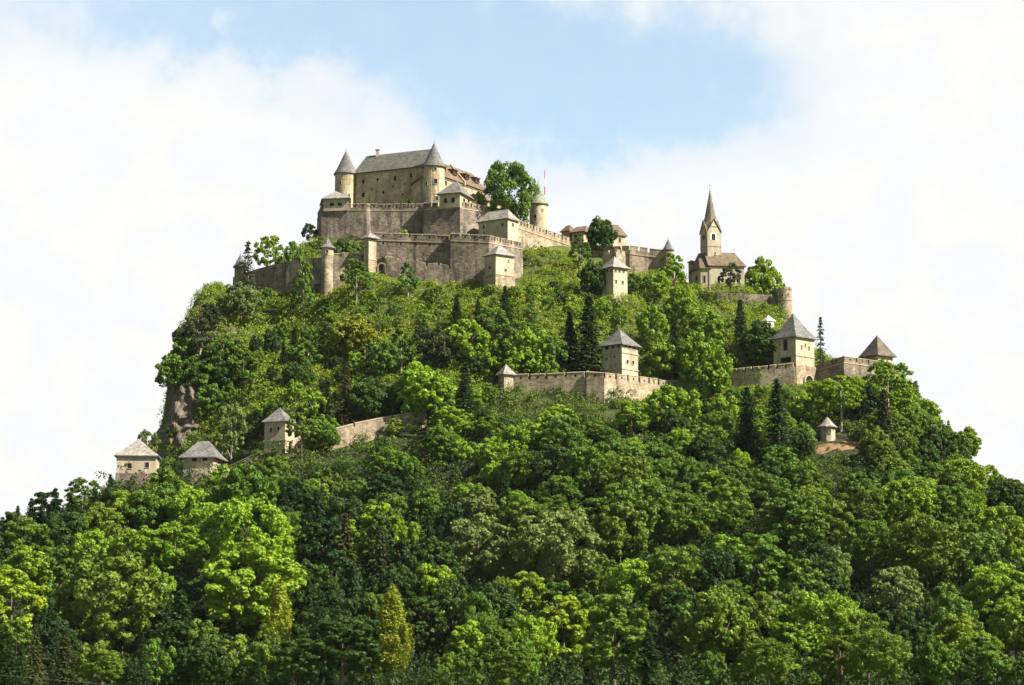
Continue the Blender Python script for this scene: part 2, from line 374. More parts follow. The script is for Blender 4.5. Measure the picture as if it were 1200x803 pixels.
def curtain(name, label, pts, mat, thick=1.6, merlon=5.0, gap=.9, mh=1.5, sink=4, course=None, slits=0, cat='castle wall', batter=.0, group=None, noground=False, slit_drop=2.6, cap=True, slit_row2=False):
    """battlemented wall along pts (px, py of parapet top, distance, py of foot)"""
    Fp = [at(px, py, y) for px, py, y, pb in pts]; zb = [zat(pb, y) for px, py, y, pb in pts]
    for p, z in zip(Fp, zb):
        if not noground: ground((p.x, p.y, z)); None
    n = len(Fp)
    nr = []
    for i in range(n):
        e = Vector()
        if i > 0: e += (Fp[i]-Fp[i-1]).to_2d().normalized().to_3d()
        if i < n-1: e += (Fp[i+1]-Fp[i]).to_2d().normalized().to_3d()
        e.normalize(); nr.append(Vector((e.y, -e.x, 0)))
    o = None
    b = MB(); H = mh if merlon else 0
    rings = []
    for p, z, q in zip(Fp, zb, nr):
        bt = max(0, (p.z-z))*batter
        f0 = p+q*bt; bk = p-q*thick
        rings.append([(f0.x, f0.y, z-sink), (bk.x, bk.y, z-sink), (bk.x, bk.y, p.z-H), (p.x, p.y, p.z-H)])
    b.rings(rings); o = b.build(name, MT[mat])
    org = Vector(Fp[0]); org.z = zb[0]
    o.data.transform(__import__('mathutils').Matrix.Translation(-org)); o.location = org
    tag(o, label, cat, group)
    if merlon:
        b = MB(); b2 = MB(); sl = []
        for i in range(n-1):
            a, c = Fp[i], Fp[i+1]; L = (c-a).to_2d().length; e = (c-a).to_2d().normalized().to_3d(); q = Vector((e.y, -e.x, 0))
            k = max(1, round(L/(merlon+gap))); st = L/k
            for j in range(k):
                s0 = j*st + gap/2; s1 = (j+1)*st - gap/2
                if s1-s0 < .3: continue
                m = (s0+s1)/2; zz = a.z+(c.z-a.z)*m/L; hh = H + random.uniform(-.12, .12); dz = (c.z-a.z)/L*(s1-s0)/2
                P0 = Vector((a.x, a.y, 0))+e*s0; P1 = Vector((a.x, a.y, 0))+e*s1; tk = q*-.75
                zl, zr = zz-dz, zz+dz
                f0 = [P0+q*.01, P1+q*.01, P1+tk, P0+tk]
                zlo = [zl-H-.3, zr-H-.3, zr-H-.3, zl-H-.3]; zhi = [zl+hh-H, zr+hh-H, zr+hh-H+.25, zl+hh-H+.25]
                b.prism(f0, zlo, zhi)
                if cap:
                    g0 = [P0+q*.13-e*.1, P1+q*.13+e*.1, P1+tk-q*.1+e*.1, P0+tk-q*.1-e*.1]
                    b2.prism(g0, [z+.01 for z in zhi], [z+.2 for z in zhi])
                if slits and s1-s0 > 1.5: sl.append((P0+e*(s1-s0)/2+Vector((0, 0, zz-H*.55)), q))
        bo = b.build('battlement', MT[mat], o)
        if cap: b2.build('coping', MT['trim'], bo)
        for p, q in sl[:60]:
            g = MB(); g.box(p+q*.01-q*.1, (-q.y, q.x, 0), q, .3, .14, .35); g.build('loophole', MT['dark'], o)
            if slit_row2:
                g = MB(); g.box(p+q*.01-q*.1-Vector((0, 0, slit_drop)), (-q.y, q.x, 0), q, .32, .14, .38); g.build('loophole', MT['dark'], o)
    if course is not None:
        b = MB(); rr = []
        for p, q in zip(Fp, nr):
            z = p.z-course; k = [(p-q*.2, z-.22), (p+q*.22, z-.12), (p+q*.22, z+.2), (p-q*.2, z+.2)]
            rr.append([(v.x, v.y, zz) for v, zz in k][::-1])
        b.rings(rr); b.build('string_course', MT['trim'], o)
    return o

# ------------------------------------------------------------------ the castle, from the summit down
# palace block with long grey roof
A = at(417, 203.8, 828); B = at(497, 195, 815)
A.z = B.z = 0
nrm_p = face_n(A, B); back = -nrm_p*17
foot = [A, B, B+back, A+back]
z0 = zat(241, 815); ze = zat(195.5, 815)
pal = thing('palace', 'long pale palace block under a big grey roof, highest building on the summit', 'palace', ((A.x+B.x)/2, 822, z0))
for p in foot: ground((p.x, p.y, zat(258, 815)))
b = MB(); b.prism(foot, z0-14, ze); b.build('wall', MT['palace'], pal)
mid = (A+B+back)/2
za = zat(181.5, mid.y+4)
rf = roof_mesh(foot, ze+.2, za, .8, .93, 0).build('roof', MT['roofpal'], pal)
cp_ = at(442, 184, mid.y+2); b = MB(); b.box(Vector((cp_.x, mid.y+4, za)), (1, 0, 0), (0, 1, 0), .7, .7, 2.0); b.box(Vector((cp_.x, mid.y+4, za+2.1)), (1, 0, 0), (0, 1, 0), .9, .9, .18)
b.build('chimney', MT['greyplaster'], rf)
band(pal, foot, ze-.45, .3, .22)
put_windows(pal, foot, [(0, 425.7, 213, 2.8, 5), (0, 442.5, 210.5, 2.4, 3.4), (0, 463, 209, 3.2, 6), (0, 481.7, 206, 3.0, 5.5), (0, 425.7, 228.5, 3.2, 5.5),
                         (0, 449.3, 225.5, 2.6, 3.6), (0, 460.4, 218.7, 1.8, 2.4), (0, 483, 224, 2.2, 2.4), (0, 487, 231.5, 2.6, 3), (0, 436, 222, 1.6, 2.2), (0, 472, 228, 1.8, 2.6)])
ln = at(489.5, 214, 812.5); b = MB(); b.prism([(ln.x-2.2, 812.5), (ln.x+2.4, 811.8), (ln.x+2.4, 818), (ln.x-2.2, 818)], z0-4, [zat(217, 813), zat(208, 813), zat(207, 813), zat(216, 813)])
an = b.build('annex', MT['palace'], pal)
b = MB(); zz = [zat(216.6, 813), zat(207.4, 813), zat(206.6, 813), zat(215.6, 813)]
b.prism([(ln.x-2.8, 811.8), (ln.x+2.9, 811.1), (ln.x+2.9, 818), (ln.x-2.8, 818)], [z+.03 for z in zz], [z+.4 for z in zz]); b.build('roof', MT['roofred'], an)

round_tower('round_tower', 'round stone tower with grey cone roof at the left end of the palace', 'tower', 404.3, 826, 25.5, 241, 202, 177.6, 'palace', 'roof', [(399, 214, 2.2, 3), (409, 229, 1.8, 3)], over=.6, noground=True, sink=14)
round_tower('round_tower', 'slim round tower with pointed cone roof where palace and brown-roofed wing meet', 'tower', 508, 808, 25, 240, 193.7, 168.5, 'palace', 'roof',
            [(510, 198, 3.2, 3), (510.5, 212.5, 4, 6), (500, 215, 2.4, 4), (512, 232.5, 4, 5)], over=.7, noground=True, sink=14)
# east wing
A = at(519, 208, 817); B = at(569, 224.5, 845); A.z = B.z = 0
n_e = face_n(A, B); back = -n_e*13; foot = [A, B, B+back, A+back]
z0 = zat(240, 817); ze = zat(208, 818)
o = thing('palace_wing', 'palace wing under brown dormered roof running back right of the pointed tower', 'palace', ((A.x+B.x)/2, 830, z0))
b = MB(); b.prism(foot, z0-14, ze); b.build('wall', MT['palace'], o)
rz = zat(188, 824); rfw = roof_mesh(foot, ze+.2, rz, .8, .96, 0).build('roof', MT['roofred'], o)
e = (B-A).normalized()
for f in (.08, .34, .62, .86):
    p = A + e*((B-A).length*f) + back*.20; zc = ze+(rz-ze)*.42
    b = MB(); b.box(Vector((p.x, p.y, zc+.5)), e, -n_e, 1.5, 1.6, .9); b.build('dormer', MT['roofred'], rfw)
    fp = [p+e*-1.8+n_e*2.1, p+e*1.8+n_e*2.1, p+e*1.8-n_e*3.2, p-e*1.8-n_e*3.2]
    b2 = MB(); b2.prism(fp, [zc+1.42, zc+1.42, zc+2.1, zc+2.1], [zc+1.7, zc+1.7, zc+2.4, zc+2.4]); b2.build('dormer_roof', MT['roofred'], rfw)
    b2 = MB(); b2.box(Vector((p.x, p.y, zc+.55))+n_e*1.62, e, n_e, 1.15, .06, .6); b2.build('dormer_window', MT['dark'], rfw)
p = A+e*((B-A).length*.47); fp = [p-e*.35+n_e*1.0, p+e*.35+n_e*1.0, p+e*.35+back*.5, p-e*.35+back*.5]
b = MB(); b.prism(fp, [ze-.5, ze-.5, rz-3, rz-3], [ze+.9, ze+.9, rz+.9, rz+.9]); b.build('fire_wall', MT['palace'], rfw)
band(o, foot, ze-.5, .3, .25)
put_windows(o, foot, [(0, 522.5, 214.5, 2, 5), (0, 531, 216, 1.6, 4), (0, 541, 219, 1.6, 4), (0, 552, 230, 1.8, 4.5), (0, 560, 232, 1.6, 4.5), (0, 546, 232, 1.8, 4)])
for p in foot: ground((p.x, p.y, z0-8))
# lower annex behind the great tree
A = at(562, 233, 826); B = at(600, 244, 840); A.z = B.z = 0
n_a = face_n(A, B); foot = [A, B, B-n_a*8, A-n_a*8]; z0 = zat(262, 826); ze = zat(233.5, 826)
o = thing('lower_house', 'low stone house with lean roof half hidden behind the great tree', 'house', (A.x, A.y, z0))
b = MB(); b.prism(foot, z0-5, ze); b.build('wall', MT['palace'], o)
roof_mesh(foot, ze+.2, ze+3.2, .7, .9, 0).build('roof', MT['roofred'], o)
put_windows(o, foot, [(0, 570, 242, 2, 4), (0, 581.5, 245, 2, 4)])
for p in foot: ground((p.x, p.y, z0))

# pavilions on the bastion
tower('corner_pavilion', 'low open pavilion with grey hipped roof at the left corner of the upper bastion', 'pavilion', [at(377, 246, 811).to_2d().to_3d(), at(379, 246, 799.2).to_2d().to_3d(), at(408.3, 246, 797.3).to_2d().to_3d(), at(409, 246, 811).to_2d().to_3d()], 246, 233.8, 224.2, 'greyplaster', 'rooflight',
      [(1, 389, 239.8, 5, 4), (1, 398.3, 239.6, 5, 4)], over=.9, sink=.6, noground=True, flare=0, wkw=dict(surround=.1))
tower('bastion_pavilion', 'square pavilion with grey hipped roof and dark arches above the middle bastion', 'pavilion', rect(539, 240, 786.6, 24.5, 14.5, 22), 241, 226.5, 213, 'plaster', 'roof',
      [(0, 522.3, 235, 4, 6, dict(arch=True)), (0, 531, 234.3, 4.2, 6.4, dict(arch=True)), (1, 543.8, 235, 2.2, 4.5), (1, 549, 236.3, 2.2, 4.5)], over=1.0, sink=.5, noground=True, flare=.05, ridge=.15)

# upper bastion
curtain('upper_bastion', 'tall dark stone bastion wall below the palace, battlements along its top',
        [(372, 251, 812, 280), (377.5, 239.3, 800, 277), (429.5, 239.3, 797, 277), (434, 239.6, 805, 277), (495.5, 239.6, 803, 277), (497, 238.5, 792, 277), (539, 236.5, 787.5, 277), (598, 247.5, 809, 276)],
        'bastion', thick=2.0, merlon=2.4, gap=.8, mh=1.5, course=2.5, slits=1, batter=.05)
# small shed on the right flank is the pale house
tower('pale_house', 'pale plastered house with grey hipped roof standing on the rampart', 'house', rect(595, 275, 781, 34.5, 11.5, 34), 276.5, 256.5, 247, 'house', 'rooflight',
      [(0, 567, 266, 1.8, 4), (0, 567.2, 272.5, 1.8, 2.6), (0, 589, 263.5, 2.2, 4), (1, 601, 263.5, 1.8, 4)], over=.8, ridge=.62, along=0, flare=0, sink=10, noground=True)
round_tower('round_tower', 'round keep with pale green cone roof beside the red and white mast', 'tower', 631, 812, 21, 268, 238, 214, 'plaster', 'copper', [(627, 253.7, 4, 4), (636, 246, 1.6, 2)], over=.6)
# mast
mp = at(638.5, 236, 816); mt_ = zat(202, 816); mb_ = zat(262, 816)
o = thing('mast', 'thin red and white mast standing behind the green-roofed keep', 'mast', (mp.x, 828, mb_))
b0 = zat(236, 828)
k = 8; zt = zat(200, 828)
for i in range(k):
    z1, z2 = b0-14+(zt-b0+14)*i/k, b0-14+(zt-b0+14)*(i+1)/k
    b = MB(); b.tube([(mp.x*828/816, 828, z1), (mp.x*828/816, 828, z2)], [.42-.035*i, .42-.035*(i+1)], 8); b.build('section', MT['mastred' if i % 2 else 'mastwhite'], o)
# right-hand rampart behind the slope
curtain('rampart_wall', 'long battlemented rampart descending right from the pale house to the small red-roofed house',
        [(603, 257.5, 789, 292), (640, 270, 803, 292), (668, 279.5, 812, 291)], 'wall', merlon=3.2, gap=.8, mh=1.5, course=3.0, slits=1, thick=2)
curtain('rampart_wall', 'low mossy rampart stretch in shade behind the egg-shaped tree', [(667, 282, 813, 296), (694, 289, 812, 300), (722, 289, 806, 306)], 'bastion_low', merlon=0, thick=2)
curtain('rampart_wall', 'battlemented rampart on the skyline right of the house with a tiled roof',
        [(718, 289.5, 806, 318), (738, 288.5, 803, 324), (760, 291.5, 804, 328), (779, 293.5, 803, 330)], 'wall', merlon=4.0, gap=.8, mh=1.5, course=3.2, slits=0, thick=2)
curtain('forward_wall', 'short stone wall joining rampart and slope below the tiled house', [(706, 297, 797, 316), (722, 292, 793, 322), (733, 296, 797, 326)], 'wall', merlon=2.4, gap=.7, mh=1.2, thick=1.6)
round_tower('wall_turret', 'tiny turret with pointed grey cone at the right end of the skyline rampart', 'turret', 783.5, 801, 11.5, 308, 292.5, 281, 'wall', 'roof', [(782, 297, 1.5, 2)], over=.5, sink=8, n=12)
# houses on the ridge
tower('ridge_house', 'small house with dark reddish roof on the ridge left of the egg-shaped tree', 'house', rect(667, 281, 826, 9, 7, 40), 283, 271, 264.3, 'wall', 'roofred', [(0, 663, 276, 1.5, 2.5)], over=.6, sink=5, ridge=.4, flare=0)
tower('ridge_house', 'long low house with flat brown roof and pale wall beside the egg-shaped tree', 'house', rect(684, 284, 823, 14, 9, 28), 287, 272, 265.5, 'plaster', 'roofred', [(0, 674.5, 277.5, 3, 5), (0, 679.5, 277.5, 2, 4), (1, 688, 278, 3, 5)], over=1.2, sink=6, ridge=.6, flare=0)
tower('ridge_house', 'pale house with orange-brown tiled roof right of the egg-shaped tree', 'house', rect(718, 289, 817, 8, 15, 56), 291, 275.5, 263.5, 'house', 'roofred', [(1, 726.3, 281.5, 2.6, 5), (0, 713, 281, 2, 4)], over=.7, sink=6, ridge=.35, along=1, flare=0)

# lower circuit
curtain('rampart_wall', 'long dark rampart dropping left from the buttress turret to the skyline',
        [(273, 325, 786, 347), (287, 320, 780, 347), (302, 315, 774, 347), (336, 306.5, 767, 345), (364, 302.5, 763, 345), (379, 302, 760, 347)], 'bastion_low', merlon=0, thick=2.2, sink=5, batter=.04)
round_tower('wall_turret', 'dark-roofed turret at the far left end of the ramparts behind the thin larch', 'turret', 280.5, 782, 13, 350, 312, 299, 'bastion_low', 'roofdark', [(278, 320, 1.8, 2.5)], over=.7, n=12, sink=6)
b = MB()
c = at(383, 300, 757); r = 7.0*mpp(c); cz = zat(300, 757); bz = zat(347, 757)
o = thing('buttress_turret', 'little pale turret with pointed roof corbelled out on a tall round buttress', 'turret', (c.x, 757+r, bz)); ground((c.x, 757, bz))
b.rings([circ(c.x, 757+r, r*1.12, 20, bz-5), circ(c.x, 757+r, r*.92, 20, cz-1.0), circ(c.x, 757+r, r*1.0, 20, cz)]); b.build('buttress', MT['wall'], o)
zt = zat(290, 757); b = MB(); b.rings([circ(c.x, 757+r, r*.85, 12, cz-.4), circ(c.x, 757+r, r*1.02, 12, cz+.5), circ(c.x, 757+r, r*1.02, 12, zt)]); tw = b.build('wall', MT['plaster'], o)
window(o, Vector((c.x+.1, 757-.12, zat(295, 757))), (0, -1, 0), .9, 1.1)
b = MB(); za = zat(278.5, 757+r); b.rings([circ(c.x, 757+r, r*1.4, 12, zt-.1), circ(c.x, 757+r, r*1.4, 12, zt+.15), circ(c.x, 757+r, r*.75, 12, zt+(za-zt)*.35), circ(c.x, 757+r, .1, 12, za)]); b.build('roof', MT['roof'], o)
curtain('rampart_wall', 'overgrown dark rampart between the buttress turret and the narrow white gate turret', [(388, 297.5, 761, 341), (411, 297, 762, 333), (428, 297, 763, 328)], 'bastion_low', merlon=3.5, gap=.7, mh=1.2, thick=2)
tower('gate_turret', 'narrow white gate turret with small grey roof between two dark ramparts', 'turret', rect(432, 305, 758, 5.5, 9, 55), 318, 279, 272.5, 'plaster', 'rooflight', [(1, 436.5, 281, 1.6, 2.6), (0, 429, 290, 2, 3)], over=1.1, sink=4, flare=0, courses=(304,), lower=(305, .12, 'wall'))
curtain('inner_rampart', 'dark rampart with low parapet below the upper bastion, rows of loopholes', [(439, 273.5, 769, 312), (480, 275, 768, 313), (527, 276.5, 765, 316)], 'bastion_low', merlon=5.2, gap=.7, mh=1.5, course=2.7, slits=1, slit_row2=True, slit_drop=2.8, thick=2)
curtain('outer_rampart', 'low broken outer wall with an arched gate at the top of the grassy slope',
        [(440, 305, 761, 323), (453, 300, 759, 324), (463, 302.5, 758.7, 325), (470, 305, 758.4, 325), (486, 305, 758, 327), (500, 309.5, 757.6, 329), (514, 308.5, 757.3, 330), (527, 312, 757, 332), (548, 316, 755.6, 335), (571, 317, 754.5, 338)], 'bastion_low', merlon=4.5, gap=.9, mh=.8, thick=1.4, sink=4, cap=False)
g = at(447.6, 313.5, 760.4)
o = thing('gate_arch', 'dark arched gateway in the low outer wall under the white gate turret', 'gate', (g.x, 760, zat(322, 760)))
q = (-.16, -.98, 0); window(o, Vector((g.x, 759.7, zat(315, 760))), q, 2.6, 3.6, surround=.5, arch=True, name='archway', fm='trim', proud=.3)
# bastion with the tent-roofed house
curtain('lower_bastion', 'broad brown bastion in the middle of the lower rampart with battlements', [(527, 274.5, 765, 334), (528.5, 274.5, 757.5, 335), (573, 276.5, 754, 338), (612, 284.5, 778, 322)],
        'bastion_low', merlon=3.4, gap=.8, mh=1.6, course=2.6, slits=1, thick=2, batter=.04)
fo = rect(581, 322, 744, 13, 21, 52)
B = fo[1]; z0 = zat(340, B.y); zs = zat(321.5, B.y); ze = zat(298, B.y); c = sum((Vector(p) for p in fo), Vector())/4
o = thing('bastion_house', 'pinkish tower house with pale tent roof built against the lower bastion', 'tower house', (c.x, c.y, z0))
b = MB(); b.prism(fo, z0-5, ze); b.build('wall', MT['house'], o)
b = MB(); b.prism(offset(fo, .7), z0-5, zs-.1, top=offset(fo, .3)); b.build('base', MT['wall'], o)
band(o, fo, zs, .45, .22); roof_mesh(fo, ze+.2, zat(287, c.y), .8, 0, 0, .03).build('roof', MT['rooflight'], o)
put_windows(o, fo, [(0, 574, 313.5, 2.4, 4, dict(arch=True)), (1, 592.5, 316.5, 2.4, 2.4), (1, 596, 306, 1.5, 2)])
for p in fo: ground((p.x, p.y, z0))

# white tower below the ridge wall
tower('slope_tower', 'white square tower with pale hipped roof high on the slope right of the lower bastion', 'tower', rect(719, 349, 748, 13.5, 16.5, 50), 349.5, 313.2, 300.5, 'house', 'rooflight',
      [(0, 707.5, 317.3, 2.2, 2.6), (0, 712, 317.3, 2.2, 2.6), (0, 716.3, 317.3, 2, 2.6), (1, 721.5, 317.2, 2.2, 2.8), (1, 726, 317.5, 2.4, 2.8), (1, 730.8, 318, 2.2, 2.8),
       (1, 722, 330, 2.2, 3.6), (1, 729.7, 331, 2.2, 3.6)], over=.9, sink=3, wkw=dict(surround=.1), lower=(349, .5, 'bastion_low'))
curtain('terrace_wall', 'low rough terrace wall at the foot of the white slope tower', [(706, 349, 746, 356), (722, 351, 744, 359), (748, 352, 753, 360)], 'wall', merlon=0, thick=2.5, sink=4)

# ------------------------------------------------------------------ church
ch_y = 786
fo = rect(829.5, 312, ch_y, 8.5, 16, 62)            # tower shaft
B = fo[1]; s = mpp(at(830, 300, ch_y)); zb = zat(345, ch_y)
c = sum((Vector(p) for p in fo), Vector())/4
o = thing('church', 'church with tall pointed spire and brown roofs standing alone on the right shoulder', 'church', (c.x, c.y, zb))
zg = zat(272, ch_y); b = MB(); b.prism(fo, zb-4, zg); tw = b.build('tower', MT['greyplaster'], o)
gz = zat(258.5, ch_y+2)
for i in range(4):
    a, d = Vector(fo[i]), Vector(fo[(i+1) % 4]); n = face_n(a, d); m = (a+d)/2
    b = MB(); vs = [Vector((a.x, a.y, zg)), Vector((d.x, d.y, zg)), Vector((m.x, m.y, gz))]; b.add(vs+[v-n*.7 for v in vs], [(0, 1, 2), (5, 4, 3), (0, 3, 4, 1), (1, 4, 5, 2), (2, 5, 3, 0)]); b.build('gable', MT['plaster'], o)
    b = MB()
    for pa, pb in ((a, m), (d, m)):
        p0 = Vector((pa.x, pa.y, zg-.15))+(pa-m).normalized()*.35; p1 = Vector((m.x, m.y, gz+.25))
        inn = -n*((d-a).length/2)
        q = [p0+n*.35, p1+n*.35, Vector((c.x, c.y, gz+.25))-n*.0, Vector((pa.x, pa.y, zg-.1))*.5+Vector((c.x, c.y, gz))*.5]
        up = Vector((0, 0, .22)); b.add(q+[v+up for v in q], [(0, 1, 2, 3), (7, 6, 5, 4), (0, 4, 5, 1), (1, 5, 6, 2), (2, 6, 7, 3), (3, 7, 4, 0)])
    b.build('gable_roof', MT['roofchurch'], o)
R = (Vector(fo[1])-Vector(fo[0])).length*.56
za = zat(222.5, c.y); zsp = zat(268, c.y); b = MB()
b.rings([circ(c.x, c.y, R, 8, zsp), circ(c.x, c.y, R*.66, 8, zsp+(za-zsp)*.28), circ(c.x, c.y, .08, 8, za)]); sp = b.build('spire', MT['roofspire'], o)
b = MB(); b.tube([(c.x, c.y, za-.5), (c.x, c.y, za+2.6)], [.1, .08], 6); b.box(Vector((c.x, c.y, za+1.7)), (1, 0, 0), (0, 1, 0), .55, .07, .08)
b.rings([circ(c.x, c.y, .1, 8, za+.1), circ(c.x, c.y, .3, 8, za+.35), circ(c.x, c.y, .1, 8, za+.6)]); b.build('cross', MT['gold'], sp)
put_windows(o, fo, [(1, 836, 277.5, 5, 7.5, dict(arch=True, surround=.5, fm='white', name='bell_window')), (0, 825, 278, 2.4, 6, dict(arch=True, name='bell_window')), (1, 838, 297, 1.4, 3)])
band(o, fo, zat(288, ch_y), .15, .15)
fn = rect(831.5, 336, ch_y-3.5, 2, 41, 76, None)
fn = [Vector(v) for v in fn]
ux = (fn[2]-fn[1]).normalized(); depth = Vector((-ux.y, ux.x, 0))*11.5
fn = [fn[1]+depth, fn[1], fn[2], fn[2]+depth]
zn = zat(313.5, ch_y); b = MB(); b.prism(fn, zb-6, zn); b.build('wall', MT['greyplaster'], o)
# nave roof: ridge parallel to the long front
P = [Vector((x, y, 0)) for x, y in offset(fn, .6)]; m1 = (P[0]+P[1])/2; m2 = (P[3]+P[2])/2; m2 = m2+(m1-m2)*.2
zr = zat(295.5, m1.y); b = MB()
vs = [Vector((p.x, p.y, zn-.05)) for p in P]+[Vector((p.x, p.y, zn+.25)) for p in P]+[Vector((m1.x, m1.y, zr)), Vector((m2.x, m2.y, zr))]
b.add(vs, [(3, 2, 1, 0), (0, 1, 5, 4), (1, 2, 6, 5), (2, 3, 7, 6), (3, 0, 4, 7), (5, 6, 9, 8), (7, 4, 8, 9), (6, 7, 9), (4, 5, 8)]); nr_ = b.build('roof', MT['roofchurch'], o)
b = MB(); b.tube([(m2.x, m2.y, zr-.3), (m2.x, m2.y, zr+2.0)], [.08, .06], 6); b.box(Vector((m2.x, m2.y, zr+1.4)), (1, 0, 0), (0, 1, 0), .45, .06, .07); b.build('cross', MT['gold'], nr_)
put_windows(o, fn, [(1, 842.3, 329, 3.2, 9, dict(arch=True)), (1, 856, 328, 2.6, 8, dict(arch=True)), (1, 866, 330, 2.2, 6, dict(arch=True))])
# choir: polygonal end on the left
k0 = at(810, 330, ch_y+4); k1 = at(821, 330, ch_y-3.2); k2 = at(832, 330, ch_y-3.2)
ck = [Vector((k0.x, k0.y+5, 0)), Vector((k0.x, k0.y, 0)), Vector((k1.x, k1.y, 0)), Vector((k2.x, k2.y, 0)), Vector((k2.x, k2.y+12, 0)), Vector((k1.x, k1.y+12.5, 0))]
zk = zat(315, ch_y-3); b = MB(); b.prism(ck, zb-4, zk); b.build('choir_wall', MT['plaster'], o)
P = [Vector((x, y, zk-.05)) for x, y in offset(ck, .6)]; rg = [at(818.5, 297, ch_y+4), at(829, 297, ch_y+4)]; zr2 = zat(297, ch_y+4)
b = MB(); vs = P+[p+Vector((0, 0, .3)) for p in P]+[Vector((rg[0].x, rg[0].y, zr2)), Vector((rg[1].x, rg[1].y, zr2))]
b.add(vs, [(5, 4, 3, 2, 1, 0)]+[(i, (i+1) % 6, 6+(i+1) % 6, 6+i) for i in range(6)]+[(6, 7, 12), (7, 8, 12), (8, 9, 13, 12), (9, 10, 13), (10, 11, 12, 13), (11, 6, 12)]); b.build('choir_roof', MT['roofchurch'], o)
put_windows(o, ck, [(1, 816.5, 326, 2, 6.5, dict(arch=True)), (2, 825.5, 327, 2.6, 8.5, dict(arch=True))])
for p in fn+ck: ground((p.x, p.y, zat(341, ch_y)))
fa = rect(811, 331, ch_y+6, 4, 4, 40); b = MB(); b.prism(fa, zb-3, zat(307, ch_y+6)); sx_ = b.build('sacristy', MT['wall'], o); roof_mesh(fa, zat(307, ch_y+6)+.1, zat(304, ch_y+6), .4).build('roof', MT['roofchurch'], sx_)
curtain('church_terrace_wall', 'grey-brown terrace wall below the church leading to the round bastion', [(815, 341, 777, 346), (840, 343, 774, 350), (872, 344, 773, 358), (893, 345.5, 774, 361), (914, 346, 775, 364)], 'bastion_low', merlon=0, thick=3, sink=5)
round_tower('round_bastion', 'roofless round bastion with crenels at the right end of the church terrace', 'bastion', 920.5, 770, 16.5, 368, 339.5, 330, 'wall', None, [(917, 346, 2, 3), (924, 345, 1.8, 2.4)], sink=6, batter=1.06, courses=(351,), crenel=10)
tower('slope_hut', 'tiny white gable of a hut peeking out of bushes under the church terrace', 'hut', rect(899, 381, 742, 5, 8, 55), 386, 376, 369.5, 'white', 'white', over=.4, sink=3, flare=0)

# ------------------------------------------------------------------ mid-slope wall and tower
curtain('slope_wall', 'long light battlemented wall across the middle of the forested slope',
        [(601, 440, 691, 461), (640, 438.5, 688, 464), (686, 436.5, 684.5, 469), (687.5, 436, 683.2, 470), (708, 437.5, 681.5, 474), (749, 442, 692, 476), (783, 447, 704, 470), (812, 446, 712, 467), (840, 440, 717, 463)], 'wall', merlon=5.4, gap=.9, mh=1.7, slits=1, thick=1.8, sink=5, batter=.03)
tower('corner_turret', 'little square turret with pale pyramid roof at the left end of the slope wall', 'turret', rect(590.7, 463, 687.5, 6.5, 11, 58), 464, 439, 427, 'wall', 'rooflight', [(0, 587.5, 449, 1.8, 3), (1, 596, 449, 1.2, 2)], over=.8, sink=5, flare=0)
tower('slope_tower', 'square stone tower with grey pyramid roof rising behind the slope wall', 'tower', rect(729, 441, 693, 24, 19, 38), 452, 404, 385.3, 'plaster', 'roof',
      [(0, 711.5, 408, 4, 4), (0, 718.5, 406.6, 3.6, 4), (0, 725.3, 405.5, 3.4, 4), (1, 733, 405.8, 3, 3.6), (1, 738, 406.8, 3, 3.6), (1, 743.3, 408, 2.8, 3.6),
       (0, 711, 421, 1.8, 2.6), (0, 720, 418.5, 1.8, 2.6), (1, 735.3, 424, 2.4, 4.4), (1, 741.8, 425, 2.4, 4.4)], over=1.0, sink=6, flare=.04, courses=(413, 432), wkw=dict(surround=.16))

# ------------------------------------------------------------------ right gate group
gf = rect(933.5, 452, 705, 26.5, 21.5, 39)
tower('gate_tower', 'tall pale gate tower with steep grey roof on the right shoulder of the hill', 'gate tower', gf, 453, 395, 367.5, 'plaster', 'roof',
      [(0, 920.6, 404.5, 4.4, 13), (0, 914, 404, 1.4, 2.4), (0, 921, 422, 11, 6.5), (1, 939.5, 407, 1.6, 4.5), (1, 944, 404.5, 1.4, 3.5), (1, 948, 408, 1.6, 4.5)],
      over=.9, sink=5, flare=.05, courses=(395.8, 416.5), wkw=dict(surround=.14), lower=(427, .35, 'wall'))
gt = hit_plane(945.8, 449.5, Vector(gf[1]), face_n(gf[1], gf[2])); n = face_n(gf[1], gf[2])
o = thing('gateway', 'dark round-arched gateway in the foot of the pale gate tower', 'gate', gt)
window(o, gt+n*.75, n, 4.0, 5.2, surround=.55, arch=True, name='archway', fm='trim', proud=.35)
curtain('gate_wall', 'light stone wall climbing right through the forest to the pale gate tower', [(838, 437, 716, 460), (847, 434.5, 712.5, 460), (890, 430, 707, 459), (931, 426, 703.5, 456)], 'wall', merlon=2.0, gap=.8, mh=1.3, thick=1.8, sink=5, batter=.03)
curtain('back_wall', 'short shadowy wall behind the gate wall left of the pale gate tower', [(868, 419, 727, 437), (888, 417, 723, 437), (909, 414.5, 718, 436)], 'bastion_low', merlon=3.2, gap=.8, mh=1.2, thick=1.5, slits=1)
curtain('gate_bastion', 'dark angled bastion with corbelled parapet right of the pale gate tower', [(953, 429.5, 717, 457), (955.5, 428.5, 713, 458), (989, 418.3, 705, 456), (1032, 424.5, 714, 451)],
        'bastion_low', merlon=6, gap=.5, mh=1.2, course=2.0, slits=1, thick=1.8, sink=5, batter=.05)
tower('end_tower', 'low tower with dark brown pyramid roof at the far right end of the walls', 'tower', rect(1029, 425, 717, 18, 17, 42), 432, 416.8, 393, 'plaster', 'roofbrown', [(1, 1034, 421, 1.4, 2.2), (1, 1040, 422, 1.4, 2.2)], over=1.1, sink=6, flare=.02)
